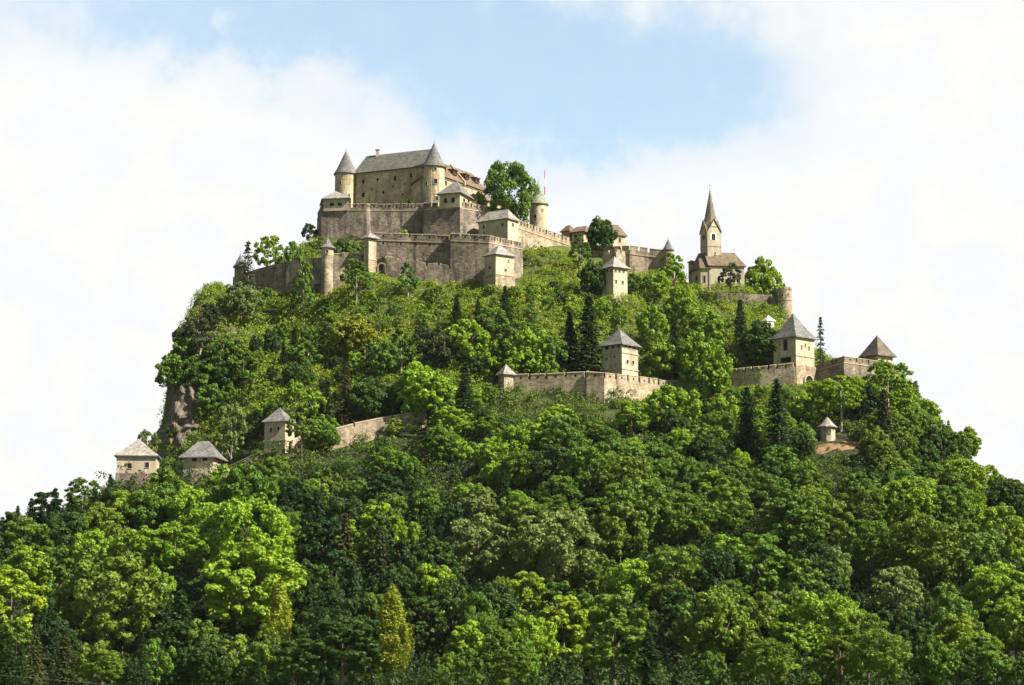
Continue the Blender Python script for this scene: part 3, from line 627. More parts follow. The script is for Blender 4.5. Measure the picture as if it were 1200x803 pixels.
# round watch house on the bare mound
round_tower('watch_house', 'small round white watch house with cone roof on a bare reddish mound', 'watch house', 971, 660, 18, 516, 499.8, 489, 'plaster', 'rooflight', [(972.5, 505.5, 2.2, 4)], over=.8, n=10, batter=1.02)

# ------------------------------------------------------------------ lower left gates
tower('lower_gatehouse', 'wide cream gatehouse with pale pyramid roof, lowest and leftmost of the castle buildings', 'gatehouse', rect(183, 555, 652, 46, 3, 4, 13), 574, 535, 514, 'house', 'rooflight',
      [(0, 152, 546, 4.4, 6.4), (0, 172.3, 545, 4.4, 6.4)], over=.8, sink=7, flare=.03, lower=(555, .18, 'brick'), wkw=dict(surround=.14))
fB = rect(250, 545, 655, 35, 8, 14, 13)
tower('lower_gatehouse', 'grey gatehouse with two wide dark openings and a broad hipped roof beside the cliff', 'gatehouse', fB, 571, 536.5, 517, 'greyplaster', 'roof',
      [(0, 228, 538.6, 6, 5), (0, 240.3, 537.6, 6, 5)], over=1.3, sink=6, ridge=.28, flare=.04, wkw=dict(surround=.12))
fo = rect(246, 560, 652.5, 22, 5, 14, 4); b = MB(); b.prism(offset(fo, .5), zat(575, 652)-5, zat(549, 652.5), top=fo)
ow = b.build('stone_plinth', MT['plaster']); tag(ow, 'pale bulging stone plinth in front of the grey gatehouse beside the cliff', 'plinth')
tower('slope_tower', 'small sunlit tower with grey pyramid roof on the left slope above the zigzag path wall', 'tower', rect(334, 525, 662, 24.5, 11, 25), 530, 494.5, 477.5, 'plaster', 'roof',
      [(0, 317.6, 504, 2.6, 4.8), (0, 326.4, 502.5, 2.6, 4.8), (1, 339, 503, 1.8, 4)], over=.8, sink=5, flare=.03, courses=(516,), wkw=dict(surround=.14))
curtain('path_wall', 'weathered path wall rising right from the small sunlit left tower', [(342, 517, 664, 535), (356, 511, 667, 534), (388, 504, 671, 527), (415, 497, 675, 520), (460, 488, 680, 509), (500, 481, 684, 502)], 'wall', merlon=9, gap=.7, mh=.9, thick=1.5, sink=5)
curtain('path_wall', 'low shadowed path wall climbing from the grey gatehouse to the sunlit left tower', [(257, 556, 656, 572), (283, 544, 660, 562), (310, 531, 664, 548)], 'bastion_low', merlon=0, thick=1.5, sink=5)
b = MB(); pts = [at(px, py, y) for px, py, y in ((258, 551, 655.4), (271, 545, 657.4), (284, 539, 659.4), (297, 532.6, 661.6))]
for i, p in enumerate(pts):
    b.tube([p-Vector((0, 0, 1.6)), p+Vector((0, 0, .15))], [.12, .1], 6)
for dz in (0, -.7): b.tube([p+Vector((0, 0, dz)) for p in pts], [.1]*4, 6)
o = b.build('path_railing', MT['wood']); tag(o, 'wooden railing along the path right of the grey gatehouse', 'railing')

# ------------------------------------------------------------------ terrain
def g(px, py, y): CTRL.append(tuple(at(px, py, y)))
for q in [(285, 350, 772), (330, 346, 768), (380, 350, 755), (430, 326, 758), (500, 334, 754), (560, 343, 750), (620, 335, 760), (650, 318, 772), (690, 318, 778), (700, 350, 757),
          (760, 335, 778), (800, 352, 774), (830, 360, 766), (880, 366, 770), (925, 380, 768), (940, 408, 764), (957, 424, 758), (978, 430, 748), (1000, 434, 744), (950, 425, 785), (990, 438, 780), (640, 300, 790), (600, 292, 784),
          (440, 285, 790), (500, 285, 786), (545, 285, 780), (400, 285, 794), (362, 285, 806), (400, 258, 820), (460, 256, 826), (540, 258, 820), (600, 258, 832),
          # front slope
          (300, 395, 744), (400, 400, 730), (500, 400, 724), (600, 405, 718), (680, 400, 720), (760, 400, 730), (820, 400, 742), (880, 405, 740), (860, 380, 756),
          (250, 460, 706), (300, 470, 696), (400, 460, 698), (480, 450, 700), (550, 440, 704), (650, 425, 706), (720, 428, 706), (800, 430, 716),
          (270, 540, 676), (400, 535, 664), (500, 515, 668), (600, 482, 676), (700, 492, 668), (800, 485, 680), (900, 475, 692), (1000, 470, 694),
          (970, 517, 661), (1030, 500, 672), (930, 520, 660), (1060, 455, 716),
          (400, 600, 622), (600, 585, 620), (800, 575, 624), (1000, 580, 622), (200, 600, 634), (1100, 590, 632), (80, 640, 628),
          (600, 680, 565), (400, 690, 563), (800, 675, 565), (1000, 680, 566), (200, 700, 565), (0, 720, 566), (1180, 690, 570),
          (0, 640, 640), (60, 618, 650), (120, 590, 662), (-120, 690, 640), (130, 585, 668),
          # left profile and cliff
          (262, 352, 778), (236, 388, 752), (212, 420, 738), (196, 452, 724), (204, 460, 708), (230, 458, 706), (215, 552, 684), (190, 556, 690), (245, 545, 682), (165, 580, 690), (120, 600, 700), (0, 660, 700), (-150, 720, 700),
          (150, 590, 740), (60, 660, 760), (181, 552, 704), (184, 556, 716), (186, 552, 728), (192, 545, 742), (208, 520, 756), (176, 585, 724), (200, 520, 780), (120, 600, 800), (0, 700, 820),
          # right profile
          (1072, 478, 710), (1110, 526, 698), (1150, 576, 688), (1200, 630, 678), (1300, 735, 660), (1120, 560, 660), (1060, 520, 668), (1200, 690, 610),
          (1040, 446, 740), (1090, 540, 750), (1200, 680, 760), (1020, 460, 790), (960, 440, 805)]: g(*q)
for x, y, z in [(-130, 900, 90), (-60, 880, 150), (0, 870, 158), (60, 880, 140), (110, 860, 120), (-60, 960, 60), (40, 960, 60), (130, 930, 50), (-180, 860, 50), (-230, 760, 10),
                (190, 860, 40), (220, 760, 20), (260, 700, 5), (-260, 690, 5), (-240, 620, 0), (240, 620, 8)]: CTRL.append((x, y, z))
FLAT = -8.5
for x in range(-420, 421, 70):
    CTRL.append((x, 486, FLAT-.5)); CTRL.append((x, 430, FLAT)); CTRL.append((x, 370, FLAT)); CTRL.append((x, 1080, FLAT)); CTRL.append((x, 1160, FLAT))
for y in range(450, 1150, 60):
    for x in (-360, 360, 420, -420): CTRL.append((x, y, FLAT))
cp = np.array(CTRL); 
# thin near-duplicates
keep = []
for i, p in enumerate(cp):
    if all((p[0]-cp[j][0])**2+(p[1]-cp[j][1])**2 > 2.2**2 for j in keep): keep.append(i)
cp = cp[keep]
def kern(r2): return np.where(r2 > 1e-9, .5*r2*np.log(np.maximum(r2, 1e-9)), 0)
SCL = 100.0
q = cp[:, :2]/SCL; n = len(q)
K = kern(((q[:, None]-q[None])**2).sum(-1)) + np.eye(n)*2e-4
Pm = np.c_[np.ones(n), q]
Am = np.block([[K, Pm], [Pm.T, np.zeros((3, 3))]])
sol = np.linalg.solve(Am, np.r_[cp[:, 2], np.zeros(3)])
GX = np.arange(-420, 421, 3.0); GY = np.arange(370, 1163, 3.0)
gx, gy = np.meshgrid(GX, GY)
flat_xy = np.c_[gx.ravel(), gy.ravel()]/SCL
Zt = np.zeros(len(flat_xy))
for s in range(0, len(flat_xy), 8000):
    f = flat_xy[s:s+8000]; Zt[s:s+8000] = kern(((f[:, None]-q[None])**2).sum(-1))@sol[:n] + sol[n] + f@sol[n+1:]
Zt = Zt.reshape(gx.shape)
Zt = np.maximum(Zt, FLAT-1)
# small bumps on the slope only
bump = sum(a*np.sin(gx*k1+gy*k2+ph) for a, k1, k2, ph in [(.5, .11, .07, 0), (.4, -.19, .13, 1), (.3, .31, .23, 2), (.25, .05, -.37, 4)])
Zt += bump*np.clip((Zt-FLAT)/30, 0, 1)*.6
edge = np.clip(np.minimum.reduce([gx+420, 420-gx, gy-370, 1162-gy])/40, 0, 1)
Zt = FLAT+(Zt-FLAT)*edge
def hgt(x, y):
    i = (np.clip(x, GX[0], GX[-1]-.01)-GX[0])/3.0; j = (np.clip(y, GY[0], GY[-1]-.01)-GY[0])/3.0
    i0 = np.floor(i).astype(int); j0 = np.floor(j).astype(int); i0 = np.minimum(i0, len(GX)-2); j0 = np.minimum(j0, len(GY)-2); a = i-i0; b_ = j-j0
    return Zt[j0, i0]*(1-a)*(1-b_)+Zt[j0, i0+1]*a*(1-b_)+Zt[j0+1, i0]*(1-a)*b_+Zt[j0+1, i0+1]*a*b_
def H1(x, y): return float(hgt(np.array(x), np.array(y)))
def hit(px, py, y0=440, y1=900):
    d = ray(px, py); ys = np.arange(y0, y1, 1.0); t = ys/d.y
    zz = hgt(d.x*t, ys); below = np.nonzero(zz >= d.z*t)[0]
    if len(below) == 0: return None
    k = below[0]; return Vector((d.x*t[k], ys[k], float(zz[k])))
# outer ring out to the horizon (one sheet with the hill)
ny, nx = gx.shape
verts = np.c_[gx.ravel(), gy.ravel(), Zt.ravel()]
idx = np.arange(ny*nx).reshape(ny, nx)
faces = np.stack([idx[:-1, :-1], idx[:-1, 1:], idx[1:, 1:], idx[1:, :-1]], -1).reshape(-1, 4)
ring = np.concatenate([idx[0, :], idx[1:, -1], idx[-1, :-1][::-1], idx[1:-1, 0][::-1]])
extra = []; extraf = []; prev = ring; base = len(verts); cx0, cy0 = 0, 766
for sc_, zz in ((1.25, FLAT), (2.2, FLAT), (6, FLAT), (30, FLAT), (70, FLAT)):
    pts = verts[ring]; new = np.c_[(pts[:, 0]-cx0)*sc_+cx0, (pts[:, 1]-cy0)*sc_+cy0, np.full(len(ring), zz)]
    if sc_ == 2.2: new[:, 2] = zz
    nid = base+np.arange(len(ring)); base += len(ring); extra.append(new)
    for k in range(len(ring)):
        k2 = (k+1) % len(ring); extraf.append((prev[k], nid[k], nid[k2], prev[k2]))
    prev = nid
verts = np.concatenate([verts]+extra); faces = np.concatenate([faces, np.array(extraf)])
me = bpy.data.meshes.new('ground'); me.from_pydata(verts.tolist(), [], faces.tolist()); me.update(); me.polygons.foreach_set('use_smooth', [True]*len(faces))
grd = bpy.data.objects.new('ground', me); COL.objects.link(grd); tag(grd, 'steep castle hill and flat valley floor', 'ground', kind='structure')
m, t, b_, out = newmat('hillside_soil_and_grass')
p = posvec(t)
gr = mixc(t, ramp(t, noise(t, p, .12, 5, .65), .35, .65), (.050, .068, .014, 1), (.085, .10, .022, 1))
so = mixc(t, ramp(t, noise(t, p, .5, 4, .6), .4, .6), (.016, .019, .008, 1), (.032, .033, .014, 1))
geo = N(t, 'ShaderNodeNewGeometry'); sn = N(t, 'ShaderNodeSeparateXYZ'); t.links.new(geo.outputs['Normal'], sn.inputs[0]); sp_ = N(t, 'ShaderNodeSeparateXYZ'); t.links.new(geo.outputs['Position'], sp_.inputs[0])
isg = M(t, 'MULTIPLY', ramp(t, sp_.outputs[2], 55, 95), ramp(t, noise(t, p, .09, 4, .6), .25, .5))
col = mixc(t, isg, so, gr)
valley = ramp(t, sp_.outputs[1], 470, 430); col = mixc(t, valley, col, (.09, .13, .03, 1))
rock = mixc(t, ramp(t, noise(t, posvec(t, 1, 1, .25), .6, 6, .7), .35, .65), (.07, .06, .045, 1), (.13, .11, .085, 1))
col = mixc(t, ramp(t, sn.outputs[2], .62, .48), col, rock)
t.links.new(col, b_.inputs['Base Color']); b_.inputs['Roughness'].default_value = .95
bp = N(t, 'ShaderNodeBump'); bp.inputs['Distance'].default_value = .5; bp.inputs['Strength'].default_value = .8; t.links.new(noise(t, p, .9, 6, .7), bp.inputs['Height']); t.links.new(bp.outputs[0], b_.inputs['Normal'])
me.materials.append(m)

def rockmat(name, c1, c2, c3):
    m, t, b, out = newmat(name); p = posvec(t, 1, 1, .3)
    col = mixc(t, ramp(t, noise(t, p, .5, 6, .7), .35, .62), c4(c1), c4(c2))
    col = mixc(t, M(t, 'MULTIPLY', ramp(t, noise(t, posvec(t, .7, .7, .12), .9, 5, .6), .5, .66), .75), col, c4(c3))
    col = mixc(t, M(t, 'MULTIPLY', ramp(t, noise(t, posvec(t), .25, 5, .7), .56, .68), .6), col, (.07, .085, .03, 1))
    t.links.new(col, b.inputs['Base Color']); b.inputs['Roughness'].default_value = .92
    bp = N(t, 'ShaderNodeBump'); bp.inputs['Distance'].default_value = .8; bp.inputs['Strength'].default_value = .9
    t.links.new(noise(t, p, 1.1, 6, .7), bp.inputs['Height']); t.links.new(bp.outputs[0], b.inputs['Normal']); return m
MT['rock'] = rockmat('grey_cliff_rock', (.105, .085, .066), (.175, .145, .115), (.045, .037, .031))
MT['rockred'] = rockmat('reddish_outcrop_rock', (.10, .065, .047), (.16, .11, .08), (.05, .035, .03))
from mathutils import noise as mnoise
def rock_block(name, label, outline, y, depth, mat, amp=1.5):
    """outline: (px, py) of the face seen, anticlockwise from bottom left; cut into a rough rock mass of real depth"""
    xs = [at(px, py, y) for px, py in outline]; x0 = min(p.x for p in xs); x1 = max(p.x for p in xs); z0 = min(p.z for p in xs); z1 = max(p.z for p in xs)
    nxr = max(8, int((x1-x0)/.8)); nzr = max(8, int((z1-z0)/.8)); vs = []; fs = []
    L = sorted([(p.z, p.x) for p in xs if p.x <= (x0+x1)/2]); Rr = sorted([(p.z, p.x) for p in xs if p.x > (x0+x1)/2])
    lz, lx = zip(*L); rz_, rx = zip(*Rr)
    for k in range(nzr+1):
        z = z0+(z1-z0)*k/nzr; a = np.interp(z, lz, lx); c = np.interp(z, rz_, rx); tz = k/nzr
        for i in range(nxr+1):
            s = i/nxr; x = a+(c-a)*s; side = (abs(s-.5)*2)**4
            yy = y+side*depth*.6+tz**3*depth*.35
            nv = mnoise.turbulence(Vector((x*.22, yy*.1, z*.06)), 4, True)*amp + mnoise.noise(Vector((x*.6, 3, z*.35)))*amp*.6 + abs(mnoise.noise(Vector((x*.28+z*.05, 5, z*.08))))*amp*1.6 + (1 if mnoise.noise(Vector((x*.15, 1, z*.22))) > .12 else 0)*amp*.45
            vs.append((x+mnoise.noise(Vector((x*.3, z*.5, 9)))*amp*.35, yy-nv, z+mnoise.noise(Vector((x*.4, 7, z*.3)))*amp*.4))
    W = nxr+1
    for k in range(nzr):
        for i in range(nxr): fs.append((k*W+i, k*W+i+1, (k+1)*W+i+1, (k+1)*W+i))
    nb = len(vs); 
    for k in range(nzr+1):                       # back of the mass, buried in the hill
        for i in range(nxr+1): v = vs[k*W+i]; vs.append((v[0]+ (depth*.1 if i == 0 else 0), y+depth+max(0, v[1]-y)*.3, v[2]))
    for k in range(nzr):
        for i in range(nxr): fs.append((nb+k*W+i+1, nb+k*W+i, nb+(k+1)*W+i, nb+(k+1)*W+i+1))
    for k in range(nzr):
        fs.append((k*W, (k+1)*W, nb+(k+1)*W, nb+k*W)); fs.append((k*W+nxr, nb+k*W+nxr, nb+(k+1)*W+nxr, (k+1)*W+nxr))
    for i in range(nxr):
        fs.append((nzr*W+i, nzr*W+i+1, nb+nzr*W+i+1, nb+nzr*W+i)); fs.append((i+1, i, nb+i, nb+i+1))
    me = bpy.data.meshes.new(name); me.from_pydata(vs, [], fs); me.update(); me.materials.append(mat)
    o = bpy.data.objects.new(name, me); COL.objects.link(o); return tag(o, label, 'rock', kind='structure')
rock_block('cliff', 'bare grey cliff on the left flank of the hill', [(187, 570), (186, 530), (188, 496), (193, 462), (200, 446), (238, 446), (242, 490), (236, 530), (232, 570)], 696, 22, MT['rock'], 1.8)
rock_block('outcrop', 'reddish rock outcrop in the lower left forest', [(84, 690), (86, 650), (96, 622), (118, 622), (122, 660), (112, 692)], 606, 12, MT['rockred'], 1.5)
rock_block('outcrop', 'reddish rock face below the grey gatehouse', [(196, 612), (198, 585), (206, 570), (226, 570), (228, 612)], 640, 10, MT['rockred'], 1.2)
rock_block('outcrop', 'bare reddish rock face in the middle of the forest', [(524, 575), (526, 548), (534, 540), (556, 542), (558, 576)], 646, 10, MT['rockred'], 1.0)
rock_block('outcrop', 'rock step under the white slope tower', [(698, 368), (702, 352), (748, 352), (752, 370)], 749, 9, MT['rock'], 1.0)
# bare mound under the watch house
mc = hit(984, 523) or at(984, 524, 658); b = MB(); rr = []
for k in range(13):
    f = k/12; ring_ = []
    for a in range(48):
        an = 2*math.pi*a/48; rad = f*(1+.20*math.sin(an*2+.6)+.16*math.sin(an*5+1)+.12*math.sin(an*9+2)+.10*mnoise.noise(Vector((math.cos(an)*4, math.sin(an)*4, 1))))
        x = mc.x+math.cos(an)*rad*8.2+f*math.sin(an)*1.5; y = mc.y+math.sin(an)*rad*5.2
        ring_.append((x, y, H1(x, y)+.12+mnoise.noise(Vector((x*.7, y*.7, 0)))*.22-(.6 if k == 12 else 0)))
    rr.append(ring_)
b.rings(rr[::-1], cap0=False); mo = b.build('bare_earth_mound', flat('reddish_earth', (.21, .125, .07), .95, .5, .6), smooth=True); tag(mo, 'bare reddish earth patch under the round watch house', 'ground', kind='structure')

# a little summer haze in the air between the viewer and the hill
bpy.ops.mesh.primitive_cube_add(size=1, location=(0, 560, 170)); hz = bpy.context.object; hz.name = 'haze'; hz.scale = (1500, 1500, 364)
hm = bpy.data.materials.new('haze'); hm.use_nodes = True; t = hm.node_tree; t.nodes.clear(); out = N(t, 'ShaderNodeOutputMaterial'); v = N(t, 'ShaderNodeVolumePrincipled')
v.inputs['Color'].default_value = (.90, .94, 1.0, 1); v.inputs['Density'].default_value = .000011; t.links.new(v.outputs[0], out.inputs['Volume']); hz.data.materials.append(hm); tag(hz, None, None, kind='stuff')

# ------------------------------------------------------------------ foliage
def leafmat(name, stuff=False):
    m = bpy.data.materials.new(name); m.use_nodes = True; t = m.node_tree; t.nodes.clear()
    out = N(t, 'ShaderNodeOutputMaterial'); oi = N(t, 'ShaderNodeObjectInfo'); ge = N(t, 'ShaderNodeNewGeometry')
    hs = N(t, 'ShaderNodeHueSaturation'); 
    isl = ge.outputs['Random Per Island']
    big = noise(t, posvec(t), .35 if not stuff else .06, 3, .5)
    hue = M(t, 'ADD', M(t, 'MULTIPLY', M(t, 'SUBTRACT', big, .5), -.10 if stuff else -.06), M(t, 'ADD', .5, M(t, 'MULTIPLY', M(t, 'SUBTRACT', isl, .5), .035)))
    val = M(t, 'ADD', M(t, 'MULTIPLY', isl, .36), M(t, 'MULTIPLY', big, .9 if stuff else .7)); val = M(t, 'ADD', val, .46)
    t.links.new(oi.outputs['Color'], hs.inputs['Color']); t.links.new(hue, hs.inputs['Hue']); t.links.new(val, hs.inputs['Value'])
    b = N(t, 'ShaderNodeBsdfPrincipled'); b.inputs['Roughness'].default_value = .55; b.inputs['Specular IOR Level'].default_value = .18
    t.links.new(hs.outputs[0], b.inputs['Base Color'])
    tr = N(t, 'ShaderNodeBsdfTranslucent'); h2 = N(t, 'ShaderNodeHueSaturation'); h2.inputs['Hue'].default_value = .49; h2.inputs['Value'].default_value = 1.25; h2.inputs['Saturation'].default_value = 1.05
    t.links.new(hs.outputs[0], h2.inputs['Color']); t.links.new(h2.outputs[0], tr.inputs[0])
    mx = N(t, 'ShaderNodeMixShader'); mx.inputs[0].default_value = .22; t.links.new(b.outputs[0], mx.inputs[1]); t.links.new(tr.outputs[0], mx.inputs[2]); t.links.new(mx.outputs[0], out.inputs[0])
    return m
MT['leaf'] = leafmat('leaves'); MT['leafstuff'] = leafmat('low_foliage', True)
MT['bark'] = flat('bark', (.10, .08, .06), .9, .3); MT['palebark'] = flat('pale_bark', (.30, .26, .21), .9, .25)

def leaf_quads(c, r, k, size, rng, up=.3, jit=.42, squash=1.0):
    """k leaves round each clump centre c (n,3) of radius r (n,)"""
    n = len(c)*k
    d = rng.normal(size=(n, 3)); d[:, 2] += up; d /= np.linalg.norm(d, axis=1)[:, None]
    rr = np.repeat(r, k)[:, None]*rng.uniform(.62, 1.08, (n, 1))
    off = d*rr; off[:, 2] *= squash
    p = np.repeat(c, k, 0)+off
    nr = d+rng.normal(size=(n, 3))*jit; nr /= np.linalg.norm(nr, axis=1)[:, None]
    a = np.cross(nr, rng.normal(size=(n, 3))); a /= np.linalg.norm(a, axis=1)[:, None]; b = np.cross(nr, a)
    s = size*rng.uniform(.65, 1.4, (n, 1)); l = s*rng.uniform(.5, .85, (n, 1))
    return np.stack([p+a*s, p+b*l, p-a*s*.9, p-b*l], 1)
def quads_mesh(name, Q, mat):
    n = len(Q); me = bpy.data.meshes.new(name)
    me.vertices.add(n*4); me.vertices.foreach_set('co', Q.reshape(-1).astype(np.float32))
    me.loops.add(n*4); me.loops.foreach_set('vertex_index', np.arange(n*4, dtype=np.int32))
    me.polygons.add(n); me.polygons.foreach_set('loop_start', np.arange(0, n*4, 4, dtype=np.int32))
    try: me.polygons.foreach_set('loop_total', np.full(n, 4, dtype=np.int32))
    except Exception: pass
    me.update(calc_edges=True); me.materials.append(mat); return me
def lobes(rng, H, W, basef, nl, spread=.62, lr=.40, top=True):
    zc = H*(1+basef)/2; rz = H*(1-basef)/2; out = []
    ga = math.pi*(3-math.sqrt(5)); ph = rng.uniform(0, 6)
    for i in range(nl):
        zz = 1-1.8*(i+.5)/nl; rad = math.sqrt(max(0, 1-zz*zz)); a = ga*i+ph
        j = rng.uniform(.72, 1.12)
        out.append((math.cos(a)*rad*W/2*spread*j, math.sin(a)*rad*W/2*spread*j, zc+zz*rz*spread*rng.uniform(.85, 1.1), W/2*lr*rng.uniform(.72, 1.22)))
    return np.array(out)
def crown_quads(rng, L, nc, k, size, squash=.85, sub=.42):
    cs = []; rs = []; zlo = L[:, 2].min()
    cen = np.array([0, 0, L[:, 2].mean()])
    for x, y, z, r in L:
        o = np.array([x, y, z])-cen; o /= max(np.linalg.norm(o), 1e-3)
        d = rng.normal(size=(nc, 3))+o*1.0+np.array([0, 0, .45]); d /= np.linalg.norm(d, axis=1)[:, None]
        cs.append(np.array([x, y, z])+d*r*rng.uniform(.55, 1.0, (nc, 1))); rs.append(r*sub*rng.uniform(.6, 1.25, nc))
    return leaf_quads(np.concatenate(cs), np.concatenate(rs), k, size, rng, squash=squash)
def trunk_mesh(rng, H, L, r0, mat, name='trunk', topf=.72, nb=7):
    b = MB(); bend = rng.normal(size=2)*H*.015
    pts = [(0, 0, -1.5), (0, 0, 0), (bend[0], bend[1], H*.3), (bend[0]*.4, bend[1]*.4, H*topf)]
    b.tube(pts, [r0*1.25, r0, r0*.72, r0*.22], 7)
    if L is not None:
        for i in rng.permutation(len(L))[:nb]:
            x, y, z, r = L[i]; zs = max(H*.22, z-H*.22); b.tube([(bend[0]*.7, bend[1]*.7, zs), (x*.5, y*.5, (zs+z)/2+.3), (x*.95, y*.95, z)], [r0*.38, r0*.25, r0*.1], 5)
    o = b.build(name, mat, None, True); me = o.data; bpy.data.objects.remove(o); return me
PROTO = {}
def add_proto(kind, crown, trunk, H, W): PROTO.setdefault(kind, []).append((crown, trunk, H, W))
def mk_broad(kind, seed, H, W, basef, nl, nc, k, size, bark='bark', spread=.62, lr=.40, sub=.42, squash=.85):
    rng = np.random.default_rng(seed); L = lobes(rng, H, W, basef, nl, spread, lr)
    Q = crown_quads(rng, L, nc, k, size, squash, sub)
    zt = np.quantile(Q[:, :, 2], .998); s = H/zt; Q *= np.array([1, 1, s]); L[:, 2] *= s
    wr = np.quantile(np.abs(Q[:, :, :2]), .985); Q[:, :, :2] *= (W/2)/wr
    add_proto(kind, quads_mesh('crown', Q, MT['leaf']), trunk_mesh(rng, H, L, .018*H+.06, MT[bark]), H, W)
for sd in range(6): mk_broad('round', 100+sd, 18, 14.5+sd % 3, .08+.04*(sd % 3), 14+sd % 4, 12, 92, .29, sub=.34)
for sd in range(5): mk_broad('tall', 200+sd, 20, 10.5+sd % 2, .06+.04*(sd % 3), 14+sd % 3, 11, 88, .28, sub=.36)
for sd in range(5): mk_broad('small', 300+sd, 8, 6.6+.5*(sd % 3), .08, 10+sd % 3, 8, 72, .22, spread=.6, lr=.46, sub=.38)
for sd in range(3): mk_broad('slim', 400+sd, 9, 4.4, .1, 10, 8, 66, .20, bark='palebark', spread=.7, lr=.5, sub=.38)
for sd in range(2): mk_broad('airy', 450+sd, 18, 12, .26, 13, 9, 70, .28, bark='palebark', spread=.68, lr=.38, sub=.34)
for sd in range(2): mk_broad('dense', 480+sd, 10, 8.5, .05, 17, 11, 84, .23, spread=.6, lr=.46, sub=.36)
for sd in range(2):                                     # columnar birch / larch with a drooping fine crown
    rng = np.random.default_rng(500+sd); H = 22; n = 150; zz = rng.uniform(.2, 1, n); rad = 3.6*np.sin(np.clip((1-zz)*2.3, 0, math.pi/2))**.8*np.where(zz < .35, .75, 1)
    an = rng.uniform(0, 6.28, n); rr_ = rng.uniform(.2, 1, n)**.6; c = np.c_[np.cos(an)*rad*rr_, np.sin(an)*rad*rr_, zz*(H-.8)]
    Q = leaf_quads(c, rng.uniform(.5, 1.1, n), 70, .22, rng, up=-.1, squash=1.7)
    add_proto('column', quads_mesh('crown', Q, MT['leaf']), trunk_mesh(rng, H, np.c_[c[:12], np.ones(12)], .3, MT['palebark'], topf=.95), H, 7.2)
def spruce(kind, seed, H, W, levels, nb, size, basef=.06, droop=.35, thin=1.0, leafk=13):
    rng = np.random.default_rng(seed); P = []; T = []; U = []
    for i in range(levels):
        f = basef+(1-basef)*(i+rng.uniform(-.3, .3))/levels; z = H*f; Lr = W/2*((1-f)**.75)*rng.uniform(.8, 1.1)+.15
        nbr = max(4, int(nb*(1-f*.5)*thin))
        for j in range(nbr):
            a = 2*math.pi*(j+rng.uniform(-.35, .35))/nbr+i*1.3; ln = Lr*rng.uniform(.65, 1.15)
            for k in range(leafk):
                s = (k+rng.uniform(0, 1))/leafk
                if s < .12: continue
                d = ln*s; side = rng.normal()*.16*ln*(1.1-s)+rng.normal()*.08
                zz = z-droop*d+.12*d*s+rng.normal()*.10
                P.append((math.cos(a)*d-math.sin(a)*side, math.sin(a)*d+math.cos(a)*side, zz)); T.append((math.cos(a+rng.normal()*.5), math.sin(a+rng.normal()*.5), -droop*1.2+rng.normal()*.25))
    P = np.array(P); T = np.array(T); T /= np.linalg.norm(T, axis=1)[:, None]; n = len(P)
    nr = np.array([0, 0, 1.0])+rng.normal(size=(n, 3))*.45+P*np.array([.12, .12, 0]); b = np.cross(nr, T); b /= np.linalg.norm(b, axis=1)[:, None]
    s = size*rng.uniform(.7, 1.4, (n, 1)); l = s*rng.uniform(.35, .6, (n, 1))
    Q = np.stack([P+T*s, P+b*l, P-T*s, P-b*l], 1)
    add_proto(kind, quads_mesh('crown', Q, MT['leaf']), trunk_mesh(rng, H, None, .016*H+.05, MT['bark'], topf=.985), H, W)
for sd in range(4): spruce('spruce', 600+sd, 20, 8.5+sd*.5, 38, 12, .34, leafk=20)
for sd in range(2): spruce('thinspruce', 650+sd, 12, 4.6, 24, 8, .24, thin=.8, leafk=13)
for sd in range(2):                                     # bare-stemmed pine
    rng = np.random.default_rng(700+sd); L = lobes(rng, 14, 7.5, .5, 11, .7, .38); Q = crown_quads(rng, L, 9, 60, .24, .6)
    add_proto('pine', quads_mesh('crown', Q, MT['leaf']), trunk_mesh(rng, 14, L, .26, MT['bark'], topf=.9, nb=9), 14, 7.5)

PAL = {'bright': (.170, .275, .015), 'lime': (.190, .262, .015), 'mid': (.092, .170, .015), 'deep': (.043, .084, .010), 'olive': (.108, .168, .014), 'pale': (.140, .185, .042),
       'yellow': (.200, .232, .014), 'teal': (.036, .070, .010), 'spruce': (.026, .058, .012), 'dark': (.023, .054, .010), 'brownish': (.060, .070, .020), 'gold': (.178, .200, .011)}
COLW = {'bright': 'bright green', 'lime': 'yellow-green', 'mid': 'mid-green', 'deep': 'deep green', 'olive': 'olive green', 'pale': 'pale grey-green', 'yellow': 'golden yellow', 'teal': 'bluish green',
        'spruce': 'dark', 'dark': 'very dark green', 'brownish': 'brownish', 'gold': 'yellowish'}
SPEC = {'round': ('broadleaf_tree', 'broad'), 'tall': ('broadleaf_tree', 'tall'), 'small': ('small_tree', 'small bushy'), 'slim': ('small_tree', 'slender'), 'airy': ('airy_tree', 'loose-crowned'),
        'dense': ('dense_tree', 'dense round'), 'column': ('birch_tree', 'columnar'), 'spruce': ('spruce_tree', 'spruce'), 'thinspruce': ('young_spruce', 'thin spruce'), 'pine': ('pine_tree', 'pine')}
TREES = []           # dicts of what has been planted
trng = random.Random(5)
